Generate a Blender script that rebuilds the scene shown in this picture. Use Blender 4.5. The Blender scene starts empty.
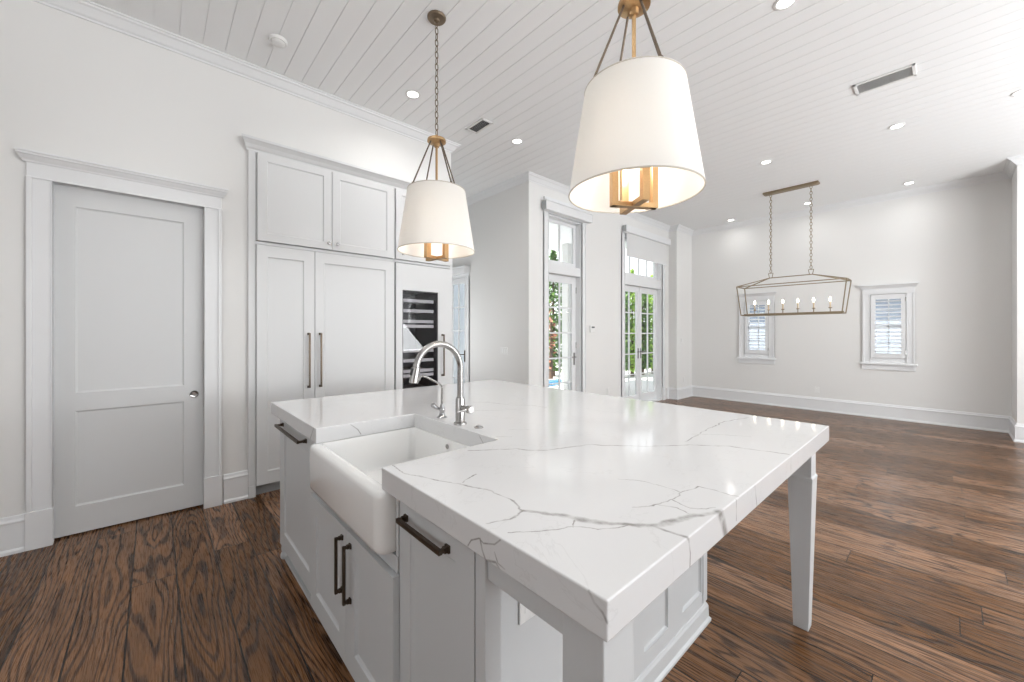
import bpy, bmesh, math, random
from mathutils import Vector, Matrix
random.seed(7)
S = bpy.context.scene
COL = S.collection
# ------------------------------------------------------------------ camera
FPX = 394.26
cam_d = bpy.data.cameras.new('camera'); cam = bpy.data.objects.new('camera', cam_d); COL.objects.link(cam)
cam_d.sensor_width = 36.0; cam_d.lens = FPX/1024*36.0
cam_d.shift_y = -(341-333.12)/1024
cam_d.clip_start = 0.05; cam_d.clip_end = 200
cam.location = (0, 0, 1.40)
TH = math.radians(47.788)
cam.rotation_euler = (math.pi/2, 0, TH-math.pi/2)
S.camera = cam
# ------------------------------------------------------------------ view and sky
S.view_settings.view_transform = 'Standard'; S.view_settings.look = 'None'
S.view_settings.gamma = 1.0; S.view_settings.use_curve_mapping = False
S.view_settings.exposure = 0.14
W = bpy.data.worlds.new('sky'); S.world = W; W.use_nodes = True
wn = W.node_tree.nodes; wl = W.node_tree.links
bg = wn['Background']
wt = wn.new('ShaderNodeTexCoord'); wsx = wn.new('ShaderNodeSeparateXYZ'); wr = wn.new('ShaderNodeValToRGB')
wl.new(wt.outputs['Generated'], wsx.inputs[0]); wl.new(wsx.outputs[2], wr.inputs[0]); wl.new(wr.outputs[0], bg.inputs[0])
wr.color_ramp.elements[0].position = 0.0; wr.color_ramp.elements[0].color = (.98, .99, 1, 1)
wr.color_ramp.elements[1].position = 1.0; wr.color_ramp.elements[1].color = (.80, .89, 1, 1)
bg.inputs[1].default_value = 2.0
sun_d = bpy.data.lights.new('sun', 'SUN'); sun = bpy.data.objects.new('sun', sun_d); COL.objects.link(sun)
sun_d.energy = 13; sun_d.angle = 0.01; sun_d.color = (1, .97, .92)
sun.rotation_euler = Vector((-.42, .16, .85)).to_track_quat('Z', 'Y').to_euler(); sun.location = (6, 8, 12)
def area(name, loc, target, sx, sy, power, color=(1, 1, 1)):
    l = bpy.data.lights.new(name, 'AREA'); l.shape = 'RECTANGLE'; l.size = sx; l.size_y = sy; l.energy = power; l.color = color
    o = bpy.data.objects.new(name, l); COL.objects.link(o); o.location = loc
    o.rotation_euler = (Vector(loc)-Vector(target)).to_track_quat('Z', 'Y').to_euler()
    return o
# area lamps added as daylight of unseen rear windows, and as side fill
area('rear_window_fill', (2.0, -4.05, 1.5), (2.0, -2.0, 4.6), 2.6, 2.2, 128, (.955, .98, 1))
area('rear_window_fill', (5.4, -4.05, 1.5), (5.6, -2.0, 4.4), 1.8, 2.2, 215, (.955, .98, 1))
area('side_fill', (-3.9, 0.2, 1.5), (-2.0, 0.2, 4.6), 2.4, 2.0, 16, (.96, .98, 1))  # added fill lamp, out of view on the kitchen side
area('recess_fill', (2.68, 5.7, 1.7), (4, 5.5, 2.0), 1.6, 2.0, 20, (.96, .98, 1))  # added lamp behind the cabinets to brighten the recess wall; no window there
def downlight(x, y, power=4.5):
    l = bpy.data.lights.new('downlight_lamp', 'AREA'); l.shape = 'DISK'; l.size = .10; l.energy = power; l.color = (1, .975, .94); l.spread = math.radians(150)
    o = bpy.data.objects.new('downlight_lamp', l); COL.objects.link(o); o.location = (x, y, 3.648)
for _x, _y in ((1.8, .74), (.4, .74), (.4, 2.2), (6.0, -1.6), (3.2, -1.2)): downlight(_x, _y)  # lamps added out of view, without fixtures, to light worktop and floor from above

# ------------------------------------------------------------------ materials
def mat(name, col, rough=.5, metal=0, spec=.5, bump=None, emit=None, estr=0, coat=0, var=0):
    m = bpy.data.materials.new(name); m.use_nodes = True
    n = m.node_tree.nodes; l = m.node_tree.links; b = n['Principled BSDF']
    b.inputs['Base Color'].default_value = (*col, 1); b.inputs['Roughness'].default_value = rough
    b.inputs['Metallic'].default_value = metal; b.inputs['Specular IOR Level'].default_value = spec
    b.inputs['Coat Weight'].default_value = coat
    if emit: b.inputs['Emission Color'].default_value = (*emit, 1); b.inputs['Emission Strength'].default_value = estr
    if bump or var:
        tc = n.new('ShaderNodeTexCoord'); no = n.new('ShaderNodeTexNoise')
        l.new(tc.outputs['Object'], no.inputs['Vector'])
        no.inputs['Scale'].default_value = bump[0] if bump else 30; no.inputs['Detail'].default_value = 3
        if bump:
            bp = n.new('ShaderNodeBump'); bp.inputs['Strength'].default_value = bump[1]; bp.inputs['Distance'].default_value = .002
            l.new(no.outputs[0], bp.inputs['Height']); l.new(bp.outputs[0], b.inputs['Normal'])
        if var:
            mx = n.new('ShaderNodeMix'); mx.data_type = 'RGBA'
            mx.inputs['A'].default_value = (*[c*(1-var) for c in col], 1); mx.inputs['B'].default_value = (*[min(1, c*(1+var)) for c in col], 1)
            l.new(no.outputs[0], mx.inputs['Factor']); l.new(mx.outputs['Result'], b.inputs['Base Color'])
    return m
M = {}
M['wall'] = mat('wall_paint', (.80, .797, .785), .7, spec=.25, bump=(250, .06))
M['ceil'] = mat('ceiling_paint', (.90, .91, .915), .5, spec=.3)
M['groove'] = mat('vent_backing_grey', (.25, .25, .25), .9)  # grey of the sheet behind the long vent's blades
M['trim'] = mat('trim_paint', (.80, .81, .82), .35, spec=.45)
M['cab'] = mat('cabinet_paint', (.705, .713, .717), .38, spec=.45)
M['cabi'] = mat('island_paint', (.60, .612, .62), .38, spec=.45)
M['doorp'] = mat('door_paint', (.70, .71, .715), .38, spec=.45)
M['bronze'] = mat('oil_rubbed_bronze', (.10, .075, .055), .38, metal=.9, bump=(400, .1), var=.3)
M['brass'] = mat('aged_brass', (.50, .33, .17), .34, metal=.85, bump=(300, .08), var=.2)
M['dbrass'] = mat('darkened_brass', (.22, .17, .12), .42, metal=.85, bump=(300, .08), var=.3)
M['rod'] = mat('dark_bronze_rod', (.16, .125, .095), .42, metal=.8)
M['gilt'] = mat('gilded_iron', (.30, .235, .155), .45, metal=.6, bump=(300, .1), var=.2)
M['steel'] = mat('brushed_steel', (.40, .39, .38), .25, metal=1.0, bump=(600, .05))
M['chrome'] = mat('chrome', (.42, .42, .42), .14, metal=1.0)
M['porc'] = mat('white_fireclay', (.86, .86, .85), .12, spec=.6, coat=.5)
M['plastic'] = mat('white_plastic', (.82, .82, .81), .4)
M['black'] = mat('black_plastic', (.02, .02, .02), .4)
M['dark'] = mat('dark_cavity', (.06, .06, .065), .6)
M['cooler'] = mat('cooler_interior', (.10, .10, .11), .5, var=.3)
M['shelf'] = mat('cooler_shelf_front', (.80, .79, .77), .4)
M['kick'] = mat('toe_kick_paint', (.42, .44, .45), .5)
M['cand'] = mat('candle_sleeve', (.62, .48, .32), .5)
M['bulb'] = mat('lit_bulb', (1, .9, .75), .3, emit=(1, .88, .68), estr=14)
M['pbulb'] = mat('lit_pendant_bulb', (1, .9, .75), .3, emit=(1, .92, .82), estr=3)
M['down'] = mat('lit_downlight', (1, 1, 1), .3, emit=(1, .97, .92), estr=7)
M['stucco'] = mat('white_stucco', (.72, .72, .70), .9, bump=(40, .6), var=.08)
M['patio'] = mat('pale_patio_stone', (.62, .60, .57), .8, var=.1)
M['water'] = mat('pool_water', (.05, .22, .42), .08, spec=.8)
M['siding'] = mat('grey_blue_siding', (.26, .30, .37), .7, var=.05)
M['roof'] = mat('white_roof', (.50, .53, .58), .8, var=.08)
M['bark'] = mat('bark', (.10, .06, .04), .9, var=.3)
M['lens'] = mat('dark_sensor', (.03, .03, .03), .2)
M['screen'] = mat('thermostat_screen', (.10, .11, .12), .2)
def foliage(name, a, b):
    m = bpy.data.materials.new(name); m.use_nodes = True; n = m.node_tree.nodes; l = m.node_tree.links
    bs = n['Principled BSDF']; tc = n.new('ShaderNodeTexCoord'); no = n.new('ShaderNodeTexNoise'); no.inputs['Scale'].default_value = 6; no.inputs['Detail'].default_value = 6
    l.new(tc.outputs['Object'], no.inputs['Vector'])
    mx = n.new('ShaderNodeValToRGB'); mx.color_ramp.elements[0].position = .4; mx.color_ramp.elements[1].position = .62
    mx.color_ramp.elements[0].color = (*a, 1); mx.color_ramp.elements[1].color = (*b, 1)
    l.new(no.outputs[0], mx.inputs[0]); l.new(mx.outputs[0], bs.inputs['Base Color']); bs.inputs['Roughness'].default_value = .6
    t = n.new('ShaderNodeBsdfTranslucent'); l.new(mx.outputs[0], t.inputs[0]); mi = n.new('ShaderNodeMixShader'); mi.inputs[0].default_value = .3
    l.new(bs.outputs[0], mi.inputs[1]); l.new(t.outputs[0], mi.inputs[2]); l.new(mi.outputs[0], n['Material Output'].inputs[0])
    return m
M['leafd'] = foliage('dark_evergreen_leaf', (.05, .13, .03), (.20, .36, .08))
M['leafb'] = foliage('bright_leaf', (.20, .38, .04), (.55, .75, .16))
M['leafr'] = foliage('red_brown_leaf', (.20, .06, .03), (.45, .20, .12))
def glass(name, tint=(1, 1, 1), refl=.06, rough=.0):
    m = bpy.data.materials.new(name); m.use_nodes = True; n = m.node_tree.nodes; l = m.node_tree.links
    n.remove(n['Principled BSDF'])
    t = n.new('ShaderNodeBsdfTransparent'); t.inputs[0].default_value = (*tint, 1)
    g = n.new('ShaderNodeBsdfGlossy'); g.inputs['Roughness'].default_value = rough
    f = n.new('ShaderNodeFresnel'); f.inputs[0].default_value = 1.5
    ge = n.new('ShaderNodeNewGeometry'); iv = n.new('ShaderNodeMath'); iv.operation = 'SUBTRACT'; iv.inputs[0].default_value = 1; l.new(ge.outputs['Backfacing'], iv.inputs[1])
    fm = n.new('ShaderNodeMath'); fm.operation = 'MULTIPLY'; l.new(f.outputs[0], fm.inputs[0]); l.new(iv.outputs[0], fm.inputs[1])
    mi = n.new('ShaderNodeMixShader'); l.new(fm.outputs[0], mi.inputs[0]); l.new(t.outputs[0], mi.inputs[1]); l.new(g.outputs[0], mi.inputs[2])
    l.new(mi.outputs[0], n['Material Output'].inputs[0]); return m
M['glass'] = glass('clear_glass', (.96, .97, .97))
M['dglass'] = glass('tinted_glass', (.84, .84, .86))
def fabric(name, col, tr):
    m = bpy.data.materials.new(name); m.use_nodes = True; n = m.node_tree.nodes; l = m.node_tree.links
    n.remove(n['Principled BSDF'])
    d = n.new('ShaderNodeBsdfDiffuse'); d.inputs[0].default_value = (*col, 1)
    t = n.new('ShaderNodeBsdfTranslucent'); t.inputs[0].default_value = (*col, 1)
    tc = n.new('ShaderNodeTexCoord'); no = n.new('ShaderNodeTexNoise'); no.inputs['Scale'].default_value = 500
    l.new(tc.outputs['Object'], no.inputs['Vector']); bp = n.new('ShaderNodeBump'); bp.inputs['Strength'].default_value = .15; bp.inputs['Distance'].default_value = .001
    l.new(no.outputs[0], bp.inputs['Height']); l.new(bp.outputs[0], d.inputs['Normal'])
    mi = n.new('ShaderNodeMixShader'); mi.inputs[0].default_value = tr
    l.new(d.outputs[0], mi.inputs[1]); l.new(t.outputs[0], mi.inputs[2]); l.new(mi.outputs[0], n['Material Output'].inputs[0]); return m
M['shade'] = fabric('linen_lamp_shade', (.93, .92, .895), .35)
M['blind'] = fabric('roller_shade_fabric', (.86, .86, .86), .3)

# --- oak floor: planks along Y, each with its own cathedral grain
def floor_material():
    m = bpy.data.materials.new('stained_oak_planks'); m.use_nodes = True
    n = m.node_tree.nodes; l = m.node_tree.links; b = n['Principled BSDF']
    def N(t, **k):
        x = n.new(t)
        for a, v in k.items(): setattr(x, a, v)
        return x
    def mth(op, a, bb=None, c=None):
        x = N('ShaderNodeMath', operation=op)
        for i, v in enumerate((a, bb, c)):
            if v is None: continue
            if isinstance(v, (int, float)): x.inputs[i].default_value = v
            else: l.new(v, x.inputs[i])
        return x.outputs[0]
    tc = N('ShaderNodeTexCoord'); sp = N('ShaderNodeSeparateXYZ'); l.new(tc.outputs['Object'], sp.inputs[0])
    u = mth('DIVIDE', mth('SUBTRACT', sp.outputs[0], .095), .19); ci = mth('FLOOR', u); fu = mth('FRACT', u)
    w1 = N('ShaderNodeTexWhiteNoise', noise_dimensions='1D'); l.new(ci, w1.inputs['W'])
    v = mth('DIVIDE', mth('ADD', sp.outputs[1], mth('MULTIPLY', w1.outputs[0], 9.7)), 2.3); ri = mth('FLOOR', v); fv = mth('FRACT', v)
    pid = mth('ADD', mth('MULTIPLY', ci, 17.31), mth('MULTIPLY', ri, 5.77))
    w2 = N('ShaderNodeTexWhiteNoise', noise_dimensions='1D'); l.new(pid, w2.inputs['W'])
    # cathedral rings
    cb = N('ShaderNodeCombineXYZ'); l.new(mth('MULTIPLY', sp.outputs[0], 6.5), cb.inputs[0]); l.new(mth('MULTIPLY', sp.outputs[1], .85), cb.inputs[1]); l.new(mth('MULTIPLY', pid, 3.1), cb.inputs[2])
    n1 = N('ShaderNodeTexNoise'); n1.inputs['Scale'].default_value = 1.0; n1.inputs['Detail'].default_value = 1.6; n1.inputs['Roughness'].default_value = .35
    l.new(cb.outputs[0], n1.inputs['Vector'])
    rel = mth('MULTIPLY', mth('ABSOLUTE', mth('SUBTRACT', fu, .5)), .34)
    ph = mth('MULTIPLY', mth('ADD', n1.outputs[0], rel), mth('ADD', mth('MULTIPLY', w2.outputs[0], 30.0), 70.0))
    ring = mth('MULTIPLY', mth('ADD', mth('SINE', ph), 1.0), .5)
    rs = N('ShaderNodeMapRange', interpolation_type='SMOOTHSTEP'); l.new(ring, rs.inputs[0]); rs.inputs[1].default_value = .0; rs.inputs[2].default_value = .45; ring = rs.outputs[0]
    # pores
    cb2 = N('ShaderNodeCombineXYZ'); l.new(mth('MULTIPLY', sp.outputs[0], 260.0), cb2.inputs[0]); l.new(mth('MULTIPLY', sp.outputs[1], 9.0), cb2.inputs[1]); l.new(pid, cb2.inputs[2])
    n2 = N('ShaderNodeTexNoise'); n2.inputs['Scale'].default_value = 1.0; n2.inputs['Detail'].default_value = 2.0; l.new(cb2.outputs[0], n2.inputs['Vector'])
    # large blotches
    n3 = N('ShaderNodeTexNoise'); n3.inputs['Scale'].default_value = 3.0; n3.inputs['Detail'].default_value = 3.0; l.new(cb.outputs[0], n3.inputs['Vector'])
    f = mth('ADD', mth('MULTIPLY', ring, .36), mth('ADD', mth('MULTIPLY', n2.outputs[0], .42), mth('MULTIPLY', n3.outputs[0], .50)))
    f = mth('SUBTRACT', f, .13)
    cr = N('ShaderNodeValToRGB'); l.new(f, cr.inputs[0])
    e = cr.color_ramp.elements; e[0].position = .18; e[0].color = (.022, .010, .005, 1); e[1].position = .95; e[1].color = (.29, .128, .044, 1)
    k = e.new(.42); k.color = (.075, .033, .013, 1); k = e.new(.65); k.color = (.145, .066, .024, 1)
    hs = N('ShaderNodeHueSaturation'); l.new(cr.outputs[0], hs.inputs['Color'])
    l.new(mth('ADD', mth('MULTIPLY', w2.outputs[0], .95), .62), hs.inputs['Value'])
    l.new(mth('ADD', mth('MULTIPLY', w2.outputs[0], -.25), 1.08), hs.inputs['Saturation'])
    # knots
    cbk = N('ShaderNodeCombineXYZ'); l.new(mth('MULTIPLY', sp.outputs[0], 2.6), cbk.inputs[0]); l.new(mth('MULTIPLY', sp.outputs[1], 1.5), cbk.inputs[1])
    vo = N('ShaderNodeTexVoronoi'); vo.inputs['Scale'].default_value = 1.0; l.new(cbk.outputs[0], vo.inputs['Vector'])
    kn = mth('SUBTRACT', 1.0, mth('SMOOTH_MIN', mth('DIVIDE', vo.outputs['Distance'], .055), 1.0, .3)); kn = mth('MAXIMUM', kn, 0.0)
    mk = N('ShaderNodeMix', data_type='RGBA'); l.new(kn, mk.inputs['Factor']); l.new(hs.outputs[0], mk.inputs['A']); mk.inputs['B'].default_value = (.012, .008, .006, 1)
    # gaps
    gx = mth('LESS_THAN', mth('MINIMUM', fu, mth('SUBTRACT', 1.0, fu)), .018)
    gy = mth('LESS_THAN', mth('MINIMUM', fv, mth('SUBTRACT', 1.0, fv)), .0009)
    g = mth('MAXIMUM', gx, gy)
    mg = N('ShaderNodeMix', data_type='RGBA'); l.new(g, mg.inputs['Factor']); l.new(mk.outputs['Result'], mg.inputs['A']); mg.inputs['B'].default_value = (.012, .008, .006, 1)
    l.new(mg.outputs['Result'], b.inputs['Base Color'])
    l.new(mth('ADD', mth('MULTIPLY', n2.outputs[0], .16), .20), b.inputs['Roughness'])
    b.inputs['Specular IOR Level'].default_value = .3
    bp = N('ShaderNodeBump'); bp.inputs['Strength'].default_value = .35; bp.inputs['Distance'].default_value = .002
    l.new(mth('SUBTRACT', mth('ADD', mth('MULTIPLY', f, .5), mth('MULTIPLY', w2.outputs[0], .3)), mth('MULTIPLY', g, 1.0)), bp.inputs['Height']); l.new(bp.outputs[0], b.inputs['Normal'])
    return m
M['floor'] = floor_material()

# --- quartz with its own veins (positions on the slab)
VT = [(5, [(0.67, 0.695), (0.715, 0.633), (0.747, 0.548), (0.795, 0.492), (0.828, 0.449), (0.868, 0.43), (0.947, 0.408), (1.034, 0.365)]), (1.6, [(0.649, 0.938), (0.683, 0.866), (0.689, 0.769), (0.67, 0.695), (0.615, 0.687), (0.561, 0.704)]), (3, [(0.828, 0.449), (0.839, 0.406), (0.841, 0.371)]), (1, [(0.571, 0.644), (0.624, 0.601), (0.697, 0.568), (0.727, 0.522), (0.764, 0.493), (0.802, 0.485)]), (1, [(0.727, 0.58), (0.697, 0.562)]), (1.2, [(0.882, 0.528), (0.926, 0.497), (1.006, 0.481), (1.057, 0.489), (1.143, 0.469), (1.149, 0.405), (1.152, 0.356)]), (0.8, [(1.066, 0.492), (1.071, 0.555), (1.056, 0.612), (1.025, 0.662)]), (1, [(0.998, 0.478), (0.988, 0.425), (1.033, 0.384)]), (1, [(0.942, 0.488), (0.965, 0.446), (0.952, 0.41)]), (2.2, [(0.862, 1.191), (1.001, 1.093), (1.066, 1.006), (1.253, 0.939), (1.315, 0.868), (1.411, 0.765), (1.552, 0.668), (1.635, 0.562), (1.668, 0.46), (1.683, 0.38)]), (1.5, [(1.581, 0.705), (1.917, 0.73), (2.079, 0.734), (2.276, 0.684)]), (0.8, [(1.717, 0.739), (1.808, 0.638), (1.857, 0.558)]), (1, [(0.663, 0.947), (0.733, 0.974)]), (1.5, [(0.576, 1.24), (0.579, 1.181), (0.578, 1.12), (0.595, 1.079), (0.619, 1.009), (0.652, 0.941)]), (1.5, [(1.491, 2.006), (1.553, 1.936), (1.602, 1.769), (1.683, 1.676), (1.7, 1.572)]), (1, [(1.333, 1.786), (1.416, 1.712), (1.528, 1.65)]), (1, [(1.179, 1.322), (1.223, 1.301), (1.253, 1.266)]), (1, [(1.063, 1.275), (1.11, 1.226)])]
VS = [(1.5, [(0.845, 0.37, 0.961), (0.853, 0.37, 0.927), (0.851, 0.37, 0.897)]), (1, [(1.129, 0.37, 0.965), (1.129, 0.37, 0.909)]), (1.5, [(1.278, 0.37, 0.961), (1.296, 0.37, 0.896)]), (1, [(1.668, 0.37, 0.959), (1.668, 0.37, 0.907)]), (8, [(1.017, 0.37, 0.965), (1.038, 0.37, 0.935), (1.057, 0.37, 0.892)]), (1.5, [(0.545, 0.407, 0.963), (0.545, 0.396, 0.949), (0.545, 0.379, 0.941), (0.545, 0.37, 0.928)]), (1, [(0.545, 0.755, 0.901), (0.545, 0.742, 0.919), (0.545, 0.712, 0.935), (0.545, 0.696, 0.93), (0.545, 0.657, 0.943), (0.545, 0.638, 0.96)]), (1.6, [(0.545, 0.708, 0.935), (0.545, 0.7, 0.913), (0.545, 0.688, 0.896), (0.545, 0.653, 0.906), (0.545, 0.635, 0.893)]), (1, [(0.545, 0.657, 0.926), (0.545, 0.646, 0.907), (0.545, 0.624, 0.904)]), (2, [(0.545, 1.964, 0.961), (0.545, 2.02, 0.901)]), (1.2, [(.70, 1.93, .96), (.735, 1.93, .93), (.75, 1.93, .905)]), (1.2, [(1.04, 1.36, .96), (1.04, 1.33, .93), (1.04, 1.27, .905)])]
def marble_material():
    g = bpy.data.node_groups.new('vein_segment', 'ShaderNodeTree')
    for nm in ('P', 'A', 'AB'): g.interface.new_socket(nm, in_out='INPUT', socket_type='NodeSocketVector')
    for nm in ('Inv', 'W'): g.interface.new_socket(nm, in_out='INPUT', socket_type='NodeSocketFloat')
    g.interface.new_socket('Prev', in_out='INPUT', socket_type='NodeSocketFloat')
    g.interface.new_socket('D', in_out='OUTPUT', socket_type='NodeSocketFloat')
    gi = g.nodes.new('NodeGroupInput'); go = g.nodes.new('NodeGroupOutput')
    def vm(op): x = g.nodes.new('ShaderNodeVectorMath'); x.operation = op; return x
    def fm(op): x = g.nodes.new('ShaderNodeMath'); x.operation = op; return x
    L = g.links.new
    s0 = vm('MULTIPLY_ADD'); L(gi.outputs['Prev'], s0.inputs[0]); s0.inputs[1].default_value = (1e-9, 1e-9, 1e-9); L(gi.outputs['P'], s0.inputs[2])
    s = vm('SUBTRACT'); L(s0.outputs[0], s.inputs[0]); L(gi.outputs['A'], s.inputs[1])
    d = vm('DOT_PRODUCT'); L(s.outputs[0], d.inputs[0]); L(gi.outputs['AB'], d.inputs[1])
    t = fm('MULTIPLY'); t.use_clamp = True; L(d.outputs['Value'], t.inputs[0]); L(gi.outputs['Inv'], t.inputs[1])
    sc = vm('SCALE'); L(gi.outputs['AB'], sc.inputs[0]); L(t.outputs[0], sc.inputs['Scale'])
    s2 = vm('SUBTRACT'); L(s.outputs[0], s2.inputs[0]); L(sc.outputs[0], s2.inputs[1])
    ln = vm('LENGTH'); L(s2.outputs[0], ln.inputs[0])
    dv = fm('DIVIDE'); L(ln.outputs['Value'], dv.inputs[0]); L(gi.outputs['W'], dv.inputs[1])
    mn = fm('MINIMUM'); L(dv.outputs[0], mn.inputs[0]); L(gi.outputs['Prev'], mn.inputs[1]); L(mn.outputs[0], go.inputs[0])
    m = bpy.data.materials.new('white_veined_quartz'); m.use_nodes = True; n = m.node_tree.nodes; l = m.node_tree.links; b = n['Principled BSDF']
    tc = n.new('ShaderNodeTexCoord')
    no = n.new('ShaderNodeTexNoise'); no.inputs['Scale'].default_value = 22; no.inputs['Detail'].default_value = 4; l.new(tc.outputs['Object'], no.inputs['Vector'])
    a = n.new('ShaderNodeVectorMath'); a.operation = 'SUBTRACT'; l.new(no.outputs['Color'], a.inputs[0]); a.inputs[1].default_value = (.5, .5, .5)
    a2 = n.new('ShaderNodeVectorMath'); a2.operation = 'MULTIPLY'; l.new(a.outputs[0], a2.inputs[0]); a2.inputs[1].default_value = (.028, .028, .0)
    p = n.new('ShaderNodeVectorMath'); p.operation = 'ADD'; l.new(tc.outputs['Object'], p.inputs[0]); l.new(a2.outputs[0], p.inputs[1])
    prev = None
    segs = []
    for w, pts in VT:
        for q, r in zip(pts[:-1], pts[1:]): segs.append((w, (*q, .965), (*r, .965)))
    for w, pts in VS:
        for q, r in zip(pts[:-1], pts[1:]): segs.append((w, q, r))
    for w, q, r in segs:
        x = n.new('ShaderNodeGroup'); x.node_tree = g; l.new(p.outputs[0] if q[2] == r[2] == .965 else tc.outputs['Object'], x.inputs['P'])
        ab = Vector(r)-Vector(q); x.inputs['A'].default_value = q; x.inputs['AB'].default_value = ab
        x.inputs['Inv'].default_value = 1/max(ab.length_squared, 1e-6); x.inputs['W'].default_value = w*.0017+.0004
        if prev is None: x.inputs['Prev'].default_value = 1000
        else: l.new(prev, x.inputs['Prev'])
        prev = x.outputs[0]
    r1 = n.new('ShaderNodeMapRange'); l.new(prev, r1.inputs[0]); r1.inputs[1].default_value = .35; r1.inputs[2].default_value = 1.25; r1.inputs[3].default_value = 1; r1.inputs[4].default_value = 0
    # strength broken along the vein
    nb = n.new('ShaderNodeTexNoise'); nb.inputs['Scale'].default_value = 26; nb.inputs['Detail'].default_value = 5; l.new(tc.outputs['Object'], nb.inputs['Vector'])
    rb = n.new('ShaderNodeMapRange'); l.new(nb.outputs[0], rb.inputs[0]); rb.inputs[1].default_value = .36; rb.inputs[2].default_value = .6; rb.inputs[3].default_value = .28; rb.inputs[4].default_value = 1
    mu = n.new('ShaderNodeMath'); mu.operation = 'MULTIPLY'; l.new(r1.outputs[0], mu.inputs[0]); l.new(rb.outputs[0], mu.inputs[1])
    # faint background veining
    nf = n.new('ShaderNodeTexNoise'); nf.inputs['Scale'].default_value = 2.3; nf.inputs['Detail'].default_value = 7; nf.inputs['Roughness'].default_value = .6; nf.inputs['Distortion'].default_value = .6
    l.new(tc.outputs['Object'], nf.inputs['Vector'])
    ab_ = n.new('ShaderNodeMath'); ab_.operation = 'SUBTRACT'; l.new(nf.outputs[0], ab_.inputs[0]); ab_.inputs[1].default_value = .5
    ac = n.new('ShaderNodeMath'); ac.operation = 'ABSOLUTE'; l.new(ab_.outputs[0], ac.inputs[0])
    rf = n.new('ShaderNodeMapRange'); l.new(ac.outputs[0], rf.inputs[0]); rf.inputs[1].default_value = 0; rf.inputs[2].default_value = .006; rf.inputs[3].default_value = .12; rf.inputs[4].default_value = 0
    mxx = n.new('ShaderNodeMath'); mxx.operation = 'MAXIMUM'; l.new(mu.outputs[0], mxx.inputs[0]); l.new(rf.outputs[0], mxx.inputs[1])
    mx = n.new('ShaderNodeMix'); mx.data_type = 'RGBA'; l.new(mxx.outputs[0], mx.inputs['Factor']); mx.inputs['A'].default_value = (.71, .71, .715, 1); mx.inputs['B'].default_value = (.31, .30, .29, 1)
    l.new(mx.outputs['Result'], b.inputs['Base Color']); b.inputs['Roughness'].default_value = .09; b.inputs['Specular IOR Level'].default_value = .55
    return m
M['marble'] = marble_material()

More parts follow.
